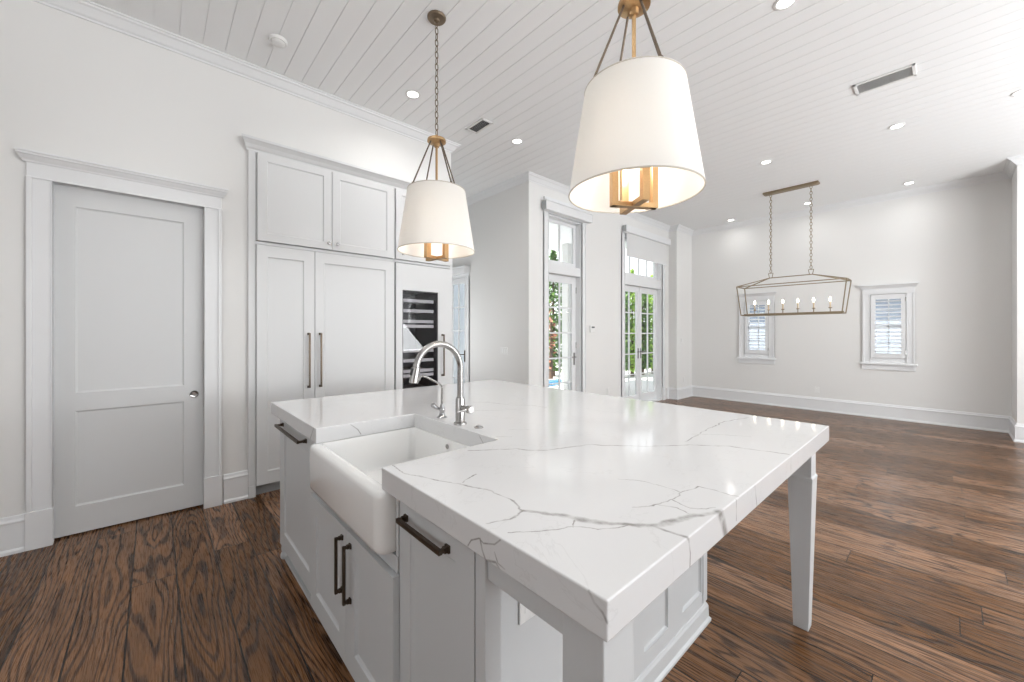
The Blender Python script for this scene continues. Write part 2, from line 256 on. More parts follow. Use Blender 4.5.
# ------------------------------------------------------------------ mesh helpers
class MB:
    def __init__(s): s.v = []; s.f = []; s.sm = []
    def add(s, vs, fs, smooth=False):
        o = len(s.v); s.v += [tuple(v) for v in vs]; s.f += [tuple(i+o for i in f) for f in fs]; s.sm += [smooth]*len(fs); return s
    def box(s, x0, x1, y0, y1, z0, z1):
        x0, x1 = sorted((x0, x1)); y0, y1 = sorted((y0, y1)); z0, z1 = sorted((z0, z1))
        return s.add([(x0,y0,z0),(x1,y0,z0),(x1,y1,z0),(x0,y1,z0),(x0,y0,z1),(x1,y0,z1),(x1,y1,z1),(x0,y1,z1)],
              [(0,3,2,1),(4,5,6,7),(0,1,5,4),(1,2,6,5),(2,3,7,6),(3,0,4,7)])
    def obox(s, c, ax, half):   # oriented box: centre, three unit axes, half sizes
        c = Vector(c); a = [Vector(x)*h for x, h in zip(ax, half)]
        vs = [c+a[0]*i+a[1]*j+a[2]*k for k in (-1, 1) for j in (-1, 1) for i in (-1, 1)]
        return s.add(vs, [(0,2,3,1),(4,5,7,6),(0,1,5,4),(1,3,7,5),(3,2,6,7),(2,0,4,6)])
    def bar(s, p, q, w, h=None, up=(0, 0, 1)):
        p, q = Vector(p), Vector(q); d = (q-p); L = d.length; d.normalize(); up = Vector(up)
        if abs(d.dot(up)) > .98: up = Vector((1, 0, 0))
        r = d.cross(up).normalized(); u = r.cross(d)
        return s.obox((p+q)/2, (d, r, u), (L/2, w/2, (h or w)/2))
    def prism(s, poly, z0, z1):
        k = len(poly); vs = [(x, y, z0) for x, y in poly]+[(x, y, z1) for x, y in poly]
        return s.add(vs, [tuple(reversed(range(k))), tuple(range(k, 2*k))]+[(i, (i+1) % k, (i+1) % k+k, i+k) for i in range(k)])
    def lathe(s, prof, c=(0, 0, 0), n=24, axis='Z', caps=True, arc=None):
        vs = []; fs = []
        def P(r, z, a):
            x, y = r*math.cos(a), r*math.sin(a)
            p = {'Z': (x, y, z), 'X': (z, x, y), 'Y': (y, z, x)}[axis]
            return (c[0]+p[0], c[1]+p[1], c[2]+p[2])
        for r, z in prof:
            for i in range(n): vs.append(P(r, z, 2*math.pi*i/n))
        for j in range(len(prof)-1):
            for i in range(n): k = (i+1) % n; fs.append((j*n+i, j*n+k, (j+1)*n+k, (j+1)*n+i))
        if caps: fs.append(tuple(reversed(range(n)))); fs.append(tuple(range((len(prof)-1)*n, len(prof)*n)))
        return s.add(vs, fs, True)
    def tube(s, pts, r, n=10, closed=False):
        pts = [Vector(p) for p in pts]; k = len(pts); rs = r if isinstance(r, (list, tuple)) else [r]*k
        vs = []; fs = []; u = None
        for i, p in enumerate(pts):
            if closed: d = pts[(i+1) % k]-pts[i-1]
            else: d = pts[min(i+1, k-1)]-pts[max(i-1, 0)]
            d.normalize()
            if u is None: u = d.orthogonal().normalized()
            else: u = (u-d*u.dot(d)).normalized()
            w = d.cross(u)
            for j in range(n): a = 2*math.pi*j/n; vs.append(p+(u*math.cos(a)+w*math.sin(a))*rs[i])
        m = k if closed else k-1
        for i in range(m):
            for j in range(n): a = i*n+j; bq = i*n+(j+1) % n; i2 = (i+1) % k; fs.append((a, bq, i2*n+(j+1) % n, i2*n+j))
        if not closed: fs.append(tuple(reversed(range(n)))); fs.append(tuple(range((k-1)*n, k*n)))
        return s.add(vs, fs, True)
    def sphere(s, c, r, n=14, m=8, sz=1):
        prof = [(max(1e-4, r*math.sin(math.pi*i/m)), -r*sz*math.cos(math.pi*i/m)) for i in range(m+1)]
        return s.lathe(prof, c, n)
    def xf(s, fn): s.v = [tuple(fn(*v)) for v in s.v]; return s
ORG = {}
def build(name, mb, m, parent=None, bevel=0, seg=2, origin=None, smooth=None):
    me = bpy.data.meshes.new(name)
    if parent is not None: o0 = ORG[parent.name]
    else:
        if origin is None:
            xs = [v[0] for v in mb.v]; ys = [v[1] for v in mb.v]; zs = [v[2] for v in mb.v]
            origin = ((min(xs)+max(xs))/2, (min(ys)+max(ys))/2, min(zs))
        o0 = origin
    me.from_pydata([(v[0]-o0[0], v[1]-o0[1], v[2]-o0[2]) for v in mb.v], [], mb.f)
    me.polygons.foreach_set('use_smooth', mb.sm); me.update()
    bm = bmesh.new(); bm.from_mesh(me); bmesh.ops.recalc_face_normals(bm, faces=bm.faces)
    for e in bm.edges:
        if len(e.link_faces) == 2 and e.calc_face_angle(0) > .6: e.smooth = False
    bm.to_mesh(me); bm.free()
    o = bpy.data.objects.new(name, me); COL.objects.link(o); me.materials.append(m)
    if parent is not None: o.parent = parent
    else: o.location = o0
    ORG[o.name] = o0
    if bevel:
        b = o.modifiers.new('bevel', 'BEVEL'); b.width = bevel; b.segments = seg; b.limit_method = 'ANGLE'; b.angle_limit = .7; b.harden_normals = False
    return o
def thing(name, label, cat, loc, group=None):
    o = bpy.data.objects.new(name, None); COL.objects.link(o); o.location = loc; ORG[o.name] = loc; o.empty_display_size = .1
    o['label'] = label; o['category'] = cat
    if group: o['group'] = group
    return o
def tag(o, label, cat, group=None, kind=None):
    o['label'] = label; o['category'] = cat
    if group: o['group'] = group
    if kind: o['kind'] = kind
    return o
def struct(o, label=None):
    o['kind'] = 'structure'
    if label: o['label'] = label
    return o
def wbuild(name, mb, m, label=None, bevel=0):   # structure in world coordinates
    return struct(build(name, mb, m, origin=(0, 0, 0), bevel=bevel), label)

# planar panelled board.  fr = function (u, w, z) -> world; w is out of the plane
def fY(Y): return lambda u, w, z: (u, Y-w, z)
def fX(X): return lambda u, w, z: (X-w, u, z)
def panel_board(mb, fr, u0, u1, z0, z1, panels, th=.02, depth=.009, ch=.009, back=0.0):
    us = sorted({u0, u1, *[p[0] for p in panels], *[p[1] for p in panels]})
    zs = sorted({z0, z1, *[p[2] for p in panels], *[p[3] for p in panels]})
    def q(a): mb.add([fr(*p) for p in a], [(0, 1, 2, 3)])
    T = th+back
    for i in range(len(us)-1):
        for j in range(len(zs)-1):
            cu, cz = (us[i]+us[i+1])/2, (zs[j]+zs[j+1])/2
            if any(p[0] < cu < p[1] and p[2] < cz < p[3] for p in panels): continue
            q([(us[i], T, zs[j]), (us[i+1], T, zs[j]), (us[i+1], T, zs[j+1]), (us[i], T, zs[j+1])])
    for a, b, c, d in panels:
        o = [(a, T, c), (b, T, c), (b, T, d), (a, T, d)]
        i1 = [(a+ch*.35, T-depth*.6, c+ch*.35), (b-ch*.35, T-depth*.6, c+ch*.35), (b-ch*.35, T-depth*.6, d-ch*.35), (a+ch*.35, T-depth*.6, d-ch*.35)]
        i2 = [(a+ch, T-depth, c+ch), (b-ch, T-depth, c+ch), (b-ch, T-depth, d-ch), (a+ch, T-depth, d-ch)]
        for k in range(4):
            k2 = (k+1) % 4; q([o[k], o[k2], i1[k2], i1[k]]); q([i1[k], i1[k2], i2[k2], i2[k]])
        q(i2)
    o = [(u0, T, z0), (u1, T, z0), (u1, T, z1), (u0, T, z1)]; bk = [(p[0], back, p[2]) for p in o]
    for k in range(4): q([o[k], bk[k], bk[(k+1) % 4], o[(k+1) % 4]])
    q(bk[::-1])
    # merge doubles so normals are consistent
    bm = bmesh.new(); vs = [bm.verts.new(v) for v in mb.v]
    for f in mb.f:
        try: bm.faces.new([vs[i] for i in f])
        except ValueError: pass
    bmesh.ops.remove_doubles(bm, verts=bm.verts, dist=1e-5); bm.verts.index_update()
    mb.v = [tuple(v.co) for v in bm.verts]; mb.f = [tuple(v.index for v in f.verts) for f in bm.faces]; mb.sm = [False]*len(mb.f); bm.free()
    return mb
def pull(fr, u, z, L, w0, vertical=True, s=.012, off=.034):
    mb = MB(); d = (0, 1) if vertical else (1, 0)
    p = lambda t, w: fr(u+d[0]*t, w0+w, z+d[1]*t)
    up = Vector(fr(0, 1, 0))-Vector(fr(0, 0, 0))
    mb.bar(p(-L/2, off), p(L/2, off), s, s*.8, up=up)
    for sg in (-1, 1):
        t = sg*(L/2-s/2)
        mb.bar(p(t, off), p(t, .004), s*.8, s*.8, up=(0, 0, 1))
        mb.bar(p(t, .006), p(t, -.0005), s*1.5, s*1.5, up=(0, 0, 1))
        mb.bar(p(t, .016), p(t, .004), s*1.1, s*1.1, up=(0, 0, 1))
    return mb
def sweep(path, prof, mb=None, closed=False):
    """profile of (offset to the right-hand side of the path, z), mitred at the corners"""
    mb = mb or MB(); P = [Vector((p[0], p[1])) for p in path]; n = len(P); k = len(prof); vs = []
    for i in range(n):
        d0 = (P[i]-P[i-1]).normalized() if i else None; d1 = (P[i+1]-P[i]).normalized() if i < n-1 else None
        if d0 is None: d0 = d1
        if d1 is None: d1 = d0
        n0 = Vector((d0.y, -d0.x)); n1 = Vector((d1.y, -d1.x)); m = (n0+n1); m /= max(m.dot(n0), 1e-6) 
        for o, z in prof: q = P[i]+m*o; vs.append((q.x, q.y, z))
    fs = []
    for i in range(n-1):
        for j in range(k): j2 = (j+1) % k; fs.append((i*k+j, i*k+j2, (i+1)*k+j2, (i+1)*k+j))
    fs.append(tuple(range(k))); fs.append(tuple(reversed(range((n-1)*k, n*k))))
    return mb.add(vs, fs)
H = 3.66
# ------------------------------------------------------------------ floor, ceiling, walls
fl = MB(); fl.box(-4, 9.1, -4.2, 4.2, -.1, 0); wbuild('floor', fl, M['floor'], 'dark stained oak plank floor with bold cathedral grain')
fl = MB(); fl.box(2.6, 4.05, 4.2, 7.2, -.1, 0); wbuild('floor_nook', fl, M['floor'], 'oak plank floor of the passage beyond the tall cabinets')
# shiplap ceiling: boards running along Y with real gaps
cl = MB(); pitch = .14; x = -4.062
top = H+.03
prof = []
while x < 9.3:
    prof += [(x+.0022, H+.005), (x+.0022, H), (x+pitch-.0022, H), (x+pitch-.0022, H+.005)]; x += pitch
vs = [(a, -4.2, b) for a, b in prof]+[(a, 7.2, b) for a, b in prof]; k = len(prof)
cl.add(vs, [(i, i+1, i+1+k, i+k) for i in range(k-1)])
cl.box(-4.05, 9.25, -4.2, 7.2, H+.010, H+.1)
wbuild('ceiling', cl, M['ceil'], 'white painted tongue and groove board ceiling')
def wall(name, boxes, label): 
    mb = MB()
    for b in boxes: mb.box(*b)
    return wbuild(name, mb, M['wall'], label)
Yw, Yb = 4.0, 4.2
wall('wall_left', [(-4, -.52, Yw, Yb, 0, H), (-.52, .31, Yw, Yb, 2.42, H), (.31, .60, Yw, Yb, 0, H), (.60, 2.64, Yw, Yb, 3.03, H), (2.60, 2.64, 4.6, 7.0, 0, H), (2.60, 2.64, Yb, 4.6, 3.03, H), (-.6, .4, 4.2, 4.25, 0, 2.6)], 'white kitchen wall holding the panelled door and tall cabinets')
wall('wall_nook', [(3.95, 4.05, 4.0, 5.50, 0, H), (3.95, 4.05, 5.50, 6.5, 2.42, H), (3.95, 4.05, 6.5, 7.2, 0, H)], 'white side wall of the recess beyond the tall cabinets')
wall('wall_nook_end', [(2.6, 3.95, 7.0, 7.2, 0, H)], 'white end wall of the recess beyond the tall cabinets')
wall('wall_garden', [(4.05, 4.34, Yw, Yb, 0, H), (4.34, 5.16, Yw, Yb, 3.19, H), (5.16, 6.41, Yw, Yb, 0, H), (6.41, 7.86, Yw, Yb, 3.22, H), (7.86, 8.15, Yw, Yb, 0, H), (8.15, 9.1, 3.82, Yb, 0, H)], 'white wall with the garden doors')
WIN = [(.43, .86), (2.33, 2.76)]
zb, zt = .985, 2.04
wall('wall_far', [(8.88, 9.08, -.8, .43, 0, H), (8.88, 9.08, .86, 2.33, 0, H), (8.88, 9.08, 2.76, 3.82, 0, H)]+[(8.88, 9.08, a, b, 0, zb) for a, b in WIN]+[(8.88, 9.08, a, b, zt, H) for a, b in WIN], 'plain white end wall of the dining area with two small windows')
wall('wall_right', [(8.23, 9.08, -.80, -.61, 0, H), (8.23, 8.4, -4.2, -.80, 0, H)], 'white wall return at the right edge of the dining area')
wall('wall_back', [(-4, .4, -4.4, -4.2, 0, H), (3.6, 4.4, -4.4, -4.2, 0, H), (6.4, 8.4, -4.4, -4.2, 0, H), (.4, 3.6, -4.4, -4.2, 0, .5), (.4, 3.6, -4.4, -4.2, 2.9, H), (4.4, 6.4, -4.4, -4.2, 0, .5), (4.4, 6.4, -4.4, -4.2, 2.9, H)], 'white rear wall with wide window openings')
wall('wall_kitchen', [(-4.2, -4, -4.4, -1.2, 0, H), (-4.2, -4, 1.6, 4.2, 0, H), (-4.2, -4, -1.2, 1.6, 2.6, H), (-4.2, -4, -1.2, 1.6, 0, 1.0)], 'white side wall of the kitchen')
# mouldings
CR = [(0, H-.095), (.010, H-.095), (.012, H-.082), (.024, H-.074), (.038, H-.054), (.056, H-.030), (.070, H-.023), (.074, H-.012), (.086, H-.010), (.086, H+.004), (0, H+.004)]
sw = MB(); sweep([(-4, 4.0), (2.64, 4.0), (2.64, 7.0)], CR, sw); wbuild('trim_1', sw, M['trim'], 'white crown moulding over the kitchen wall')
sw = MB(); sweep([(2.64, 7.0), (3.95, 7.0), (3.95, 4.0), (8.15, 4.0), (8.15, 3.82), (8.88, 3.82), (8.88, -.61), (8.23, -.61), (8.23, -4.2)], CR, sw); wbuild('trim_2', sw, M['trim'], 'white crown moulding around the dining area')
BB = [(0, 0), (.030, 0), (.030, .018), (.024, .026), (.019, .03), (.019, .19), (.024, .194), (.024, .203), (.014, .214), (.010, .232), (0, .236)]
for i, (nm, path) in enumerate([('left', [(-4, 4.0), (-.60, 4.0)]), ('cabinet_side', [(.42, 4.0), (.60, 4.0)]), ('nook', [(2.64, 7.0), (3.95, 7.0), (3.95, 6.6)]), ('corner', [(3.95, 5.41), (3.95, 4.0), (4.245, 4.0)]),
        ('garden', [(5.265, 4.0), (6.315, 4.0)]), ('far', [(8.06, 4.0), (8.15, 4.0), (8.15, 3.82), (8.88, 3.82), (8.88, -.61), (8.23, -.61), (8.23, -4.2)])]):
    wbuild('baseboard_'+nm, sweep(path, BB), M['trim'], 'white baseboard with moulded cap')

# casing helper around an opening on a Y plane wall, drawn as sub pieces of one mesh
def casing(mb, fr, a, b, top, w=.1, crown=True, base=.245, th=.02, cap=.075):
    for (p, q) in ((a-w, a), (b, b+w)):
        inner = q if p < a else p
        for (u0, u1, t) in ((p, q, th), (p, p+.024 if p < a else p+.008, th+.010), (q-.008 if p < a else q-.024, q, th+.010)):
            c = [fr(u0, 0, base), fr(u1, t, top)]; mb.box(c[0][0], c[1][0], c[0][1], c[1][1], c[0][2], c[1][2])
        c = [fr(p-.004, 0, 0), fr(q+.004, th+.016, base)]; mb.box(c[0][0], c[1][0], c[0][1], c[1][1], c[0][2], c[1][2])
    c = [fr(a-w, 0, top), fr(b+w, th, top+.115)]; mb.box(c[0][0], c[1][0], c[0][1], c[1][1], c[0][2], c[1][2])
    c = [fr(a-w-.004, 0, top+.0), fr(b+w+.004, th+.004, top+.012)]; mb.box(c[0][0], c[1][0], c[0][1], c[1][1], c[0][2], c[1][2])
    if crown:
        pr = [(0, top+.10), (th+.004, top+.10), (th+.008, top+.112), (th+.018, top+.124), (th+.028, top+.138), (th+.036, top+.143), (th+.036, top+.154), (th+.042, top+.157), (th+.042, top+.168), (0, top+.168)]
        crown_cap(mb, fr, a-w, b+w, pr)
def crown_cap(mb, fr, a, b, pr):
    k = len(pr); vs = [fr(a-o*.72, o, z) for o, z in pr]+[fr(b+o*.72, o, z) for o, z in pr]
    # square returns
    mb.add(vs, [(j, (j+1) % k, (j+1) % k+k, j+k) for j in range(k)]+[tuple(range(k)), tuple(reversed(range(k, 2*k)))])

# ------------------------------------------------------------------ door_1: two-panel pocket door
mb = panel_board(MB(), fY(4.09), -.515, .305, .012, 2.415, [(-.406, .174, .200, .860), (-.406, .174, .985, 2.275)], th=.04, depth=.011, ch=.012)
d1 = struct(build('door_1', mb, M['doorp'], origin=(-.105, 4.07, 0)), 'pale grey two panel pocket door with round finger pull')
mb = MB(); casing(mb, fY(4.0), -.50, .295, 2.405, w=.112); build('door_casing', mb, M['trim'], d1, bevel=.003)
mb = MB(); mb.box(-.52, -.50, 4.0, 4.045, 0, 2.405); mb.box(.295, .31, 4.0, 4.045, 0, 2.405); mb.box(-.52, .31, 4.0, 4.045, 2.405, 2.42); build('door_jamb', mb, M['trim'], d1)
mb = MB(); mb.lathe([(.012, .004), (.020, .004), (.026, .006), (.029, .004), (.029, 0)], (.236, 4.0485, .912), axis='Y'); mb.xf(lambda x, y, z: (x, 4.0485-(y-4.0485), z))
hp = build('finger_pull', mb, M['chrome'], d1)
mb = MB(); mb.box(.294, .2965, 4.043, 4.047, .80, 1.32); mb.box(.294, .297, 4.041, 4.048, 1.28, 1.34); build('edge_latch', mb, M['steel'], d1)

# ------------------------------------------------------------------ glazed doors
def glazed_leaf(name, parent, fr, u0, u1, z0, z1, cols, rows, stile=.095, bot=.19, topr=.11, th=.04, mun=.022, m='trim', lite_top=None):
    f = MB(); g = MB()
    def bx(mbx, a, b, c, d, w0, w1): p = fr(a, w0, c); q = fr(b, w1, d); mbx.box(p[0], q[0], p[1], q[1], p[2], q[2])
    bx(f, u0, u0+stile, z0, z1, 0, th); bx(f, u1-stile, u1, z0, z1, 0, th); bx(f, u0+stile, u1-stile, z0, z0+bot, 0, th); bx(f, u0+stile, u1-stile, z1-topr, z1, 0, th)
    a, b, c, d = u0+stile, u1-stile, z0+bot, z1-topr
    for i in range(1, cols): t = a+(b-a)*i/cols; bx(f, t-mun/2, t+mun/2, c, d, .006, th-.006)
    for j in range(1, rows): t = c+(d-c)*j/rows; bx(f, a, b, t-mun/2, t+mun/2, .007, th-.007)
    bx(g, a, b, c, d, th/2-.002, th/2+.002)
    leaf = build(name, f, M[m], parent, bevel=.002); build('glass_pane', g, M['glass'], leaf); return leaf
def frame(mb, fr, u0, u1, z0, z1, w0, w1, t):
    for a, b, c, d in ((u0, u0+t, z0, z1), (u1-t, u1, z0, z1), (u0+t, u1-t, z1-t, z1)):
        p = fr(a, w0, c); q = fr(b, w1, d); mb.box(p[0], q[0], p[1], q[1], p[2], q[2])
def lever(fr, u, z, w0, dirn):
    mb = MB(); p = fr(u-.018, w0, z-.10); q = fr(u+.018, w0+.006, z+.10); mb.box(p[0], q[0], p[1], q[1], p[2], q[2])
    mb.tube([fr(u, w0+.005, z+.03), fr(u, w0+.045, z+.03), fr(u+dirn*.03, w0+.052, z+.03), fr(u+dirn*.11, w0+.052, z+.03)], .008, 8); return mb
# door_2 single garden door with transom
fr = fY(4.14)
mb = MB(); frame(mb, fr, 4.34, 5.16, 0, 3.19, -.05, .139, .022); p = fr(4.34, -.05, 2.315); q = fr(5.16, .13, 2.45); mb.box(p[0], q[0], p[1], q[1], p[2], q[2])
mb.box(4.33, 5.17, 4.0, 4.2, -.02, .02)
d2 = struct(build('door_2', mb, M['trim'], origin=(4.75, 4.1, 0), bevel=.003), 'white frame of the single glazed garden door and its transom')
casg = MB(); casing(casg, fY(4.0), 4.345, 5.155, 3.19, w=.095, crown=False); casg.box(4.25, 5.25, 3.965, 4.0, 3.30, 3.42); build('door_casing', casg, M['trim'], d2, bevel=.003)
lf = glazed_leaf('door_leaf', d2, fr, 4.364, 5.136, .02, 2.31, 2, 5); build('lever_handle', lever(fr, 5.09, .98, .04, -1), M['steel'], lf)
hg = MB()
for z in (.3, 1.2, 2.1): hg.tube([(5.14, 4.095, z-.05), (5.14, 4.095, z+.05)], .009, 8)
build('hinge', hg, M['steel'], lf)
glazed_leaf('transom_window', d2, fr, 4.364, 5.136, 2.46, 3.165, 2, 1, stile=.06, bot=.07, topr=.05)
# door_3 pair
mb = MB(); frame(mb, fr, 6.41, 7.86, 0, 3.22, -.05, .139, .022); mb.box(6.41, 7.86, 4.01, 4.19, 2.315, 2.50); mb.box(6.40, 7.87, 4.0, 4.2, -.02, .02)
d3 = struct(build('door_3', mb, M['trim'], origin=(7.13, 4.1, 0), bevel=.003), 'white frame of the double glazed garden doors and their transom')
casg = MB(); casing(casg, fY(4.0), 6.415, 7.855, 3.22, w=.095, crown=False); build('door_casing', casg, M['trim'], d3, bevel=.003)
for a, b in ((6.433, 7.128), (7.132, 7.837)):
    lf = glazed_leaf('door_leaf', d3, fr, a, b, .02, 2.31, 2, 5, stile=.09, bot=.17)
    build('lever_handle', lever(fr, b-.045 if a < 7 else a+.045, 1.0, .04, -1 if a < 7 else 1), M['steel'], lf)
ast = MB(); ast.box(7.115, 7.145, 4.088, 4.10, .02, 2.31); build('astragal', ast, M['trim'], d3)
glazed_leaf('transom_window', d3, fr, 6.433, 7.837, 2.51, 3.195, 4, 1, stile=.05, bot=.05, topr=.05)
# roller shades
t = thing('roller_shade', 'white roller shade cassette over the single garden door, fully raised', 'shade', (4.75, 3.93, 3.20), 'roller shades over the garden doors')
mb = MB(); mb.box(4.20, 5.30, 3.885, 3.965, 3.20, 3.325); mb.box(4.19, 5.31, 3.875, 3.965, 3.325, 3.345); build('cassette', mb, M['trim'], t, bevel=.004)
for a in (4.192, 5.30): mb = MB(); mb.box(a, a+.008, 3.89, 3.965, 3.205, 3.32); build('end_cap', mb, M['kick'], t)
t = thing('roller_shade', 'white roller shade drawn halfway down the transom of the double doors', 'shade', (7.13, 3.93, 2.8), 'roller shades over the garden doors')
mb = MB(); mb.box(6.32, 8.02, 3.885, 3.965, 3.24, 3.365); build('cassette', mb, M['trim'], t, bevel=.004)
for a in (6.314, 8.02): mb = MB(); mb.box(a, a+.006, 3.89, 3.965, 3.245, 3.36); build('end_cap', mb, M['kick'], t)
mb = MB(); mb.box(6.40, 7.93, 3.932, 3.934, 2.83, 3.25); build('shade_fabric', mb, M['blind'], t)
mb = MB(); mb.box(6.40, 7.93, 3.926, 3.940, 2.812, 2.834); build('hem_bar', mb, M['trim'], t, bevel=.003)
# door_4 in the nook
fx = fX(4.0)
mb = MB(); frame(mb, fx, 5.50, 6.5, 0, 2.42, -.05, .05, .02); mb.box(3.95, 4.05, 5.5, 6.5, -.02, .015)
d4 = struct(build('door_4', mb, M['trim'], origin=(4, 5.9, 0), bevel=.003), 'white frame of the glazed door in the recess beside the tall cabinets')
casg = MB(); casing(casg, fX(3.95), 5.505, 6.495, 2.36, w=.085, crown=False); build('door_casing', casg, M['trim'], d4, bevel=.003)
lf = glazed_leaf('door_leaf', d4, fX(4.02), 5.525, 6.475, .02, 2.38, 4, 5, stile=.09, bot=.17, mun=.016); build('lever_handle', lever(fX(4.02), 5.60, 1.0, .04, 1), M['bronze'], lf)
t = thing('roller_shade', 'white shade cassette over the glazed door in the recess beside the cabinets', 'shade', (3.9, 5.9, 2.42), 'roller shades over the garden doors')
mb = MB(); mb.box(3.83, 3.95, 5.41, 6.55, 2.41, 2.52); mb.box(3.82, 3.95, 5.40, 6.56, 2.52, 2.535); build('cassette', mb, M['trim'], t, bevel=.004)

# ------------------------------------------------------------------ far windows with shutters
for wi, (a, b) in enumerate(WIN):
    fw = fX(8.88)
    def bx(mbx, u0, u1, z0, z1, w0, w1): p = fw(u0, w0, z0); q = fw(u1, w1, z1); mbx.box(p[0], q[0], p[1], q[1], p[2], q[2])
    mb = MB()
    for u0, u1, z0, z1 in ((a, a+.03, zb, zt), (b-.03, b, zb, zt), (a, b, zb, zb+.03), (a, b, zt-.03, zt)): bx(mb, u0, u1, z0, z1, -.15, -.02)
    w = struct(build('window_%d' % (wi+1), mb, M['trim'], origin=(8.93, (a+b)/2, zb), bevel=.002),
        'small white trimmed window nearest the right wall' if wi == 0 else 'small white trimmed window seen through the lantern chandelier')
    cs = MB()
    for u0, u1 in ((a-.095, a), (b, b+.095)):
        bx(cs, u0, u1, zb-.08, zt+.0, 0, .02)
        o = (u0, u0+.022) if u0 < a else (u1-.022, u1); bx(cs, *o, zb-.08, zt, 0, .03)
        o = (u1-.01, u1) if u0 < a else (u0, u0+.01); bx(cs, *o, zb-.08, zt, 0, .028)
    bx(cs, a-.095, b+.095, zt, zt+.10, 0, .02)
    crown_cap(cs, fw, a-.095, b+.095, [(0, zt+.09), (.022, zt+.09), (.03, zt+.105), (.05, zt+.13), (.065, zt+.14), (.072, zt+.142), (.072, zt+.16), (0, zt+.16)])
    build('window_casing', cs, M['trim'], w, bevel=.002)
    sl = MB(); bx(sl, a-.125, b+.125, zb-.105, zb-.075, -.02, .055); bx(sl, a-.105, b+.105, zb-.19, zb-.105, 0, .02); build('window_sill', sl, M['trim'], w, bevel=.003)
    ap = MB(); bx(ap, a, b, zb-.08, zb+.002, -.02, .01); build('window_apron', ap, M['trim'], w)
    sa = MB(); mid = (zb+zt)/2
    for u0, u1, z0, z1 in ((a+.03, a+.055, zb+.03, zt-.03), (b-.055, b-.03, zb+.03, zt-.03), (a+.03, b-.03, zb+.03, zb+.06), (a+.03, b-.03, zt-.06, zt-.03), (a+.03, b-.03, mid-.018, mid+.018),
        ((a+b)/2-.008, (a+b)/2+.008, zb+.04, zt-.04), (a+.03, b-.03, (zb+mid)/2-.006, (zb+mid)/2+.006), (a+.03, b-.03, (zt+mid)/2-.006, (zt+mid)/2+.006)): bx(sa, u0, u1, z0, z1, -.14, -.11)
    build('sash', sa, M['trim'], w)
    gl = MB(); bx(gl, a+.04, b-.04, zb+.04, zt-.04, -.127, -.123); build('glass_pane', gl, M['glass'], w)
    sh = MB(); st = .062
    for u0, u1, z0, z1 in ((a+.006, a+st, zb+.008, zt-.008), (b-st, b-.006, zb+.008, zt-.008), (a+st, b-st, zb+.008, zb+.085), (a+st, b-st, zt-.085, zt-.008)): bx(sh, u0, u1, z0, z1, -.012, .018)
    shf = build('shutter_frame', sh, M['trim'], w, bevel=.002)
    lv = MB(); nl = 14; z0 = zb+.085; z1 = zt-.085
    for i in range(nl):
        z = z0+(z1-z0)*(i+.5)/nl; ang = math.radians(20 if wi == 0 else 16)
        ax = (Vector((0, 1, 0)), Vector((math.cos(ang), 0, math.sin(ang))), Vector((-math.sin(ang), 0, math.cos(ang))))
        lv.obox((8.877, (a+b)/2, z), ax, ((b-a)/2-st, .026, .0035))
    l_ = build('louvers', lv, M['trim'], shf)
    hn = MB()
    for z in (zb+.10, zt-.10): hn.tube([(8.858, a+.006, z-.03), (8.858, a+.006, z+.03)], .006, 8)
    build('hinge', hn, M['steel'], shf)

# ------------------------------------------------------------------ tall cabinet wall
YF = 3.97      # carcass front
t = thing('cabinet_surround', 'painted face frame and crown moulding boxing in the tall cabinets', 'cabinet', (1.64, 4.2, 0))
mb = MB(); mb.box(.588, .642, 3.968, 4.6, .0, 2.96); mb.box(2.602, 2.638, 3.968, 4.6, 0, 2.96); mb.box(.642, 2.602, 3.985, 4.6, 2.955, 3.0); mb.box(1.888, 1.906, 3.972, 4.6, .1, 2.955)
mb.box(.642, 2.602, 3.972, 4.6, 2.165, 2.19); build('face_frame', mb, M['cab'], t, bevel=.002)
mb = MB(); pr = [(0, 2.95), (.034, 2.95), (.038, 2.965), (.048, 2.975), (.062, 3.0), (.082, 3.022), (.092, 3.03), (.092, 3.05), (0, 3.05)]
crown_cap(mb, fY(4.0), .60, 2.625, pr); build('crown_moulding', mb, M['cab'], t)
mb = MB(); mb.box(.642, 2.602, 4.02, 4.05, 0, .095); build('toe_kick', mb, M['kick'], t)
mb = MB(); mb.box(.59, .642, 3.962, 4.0, 0, .10); build('plinth_block', mb, M['cab'], t, bevel=.002)
fc = fY(3.97)
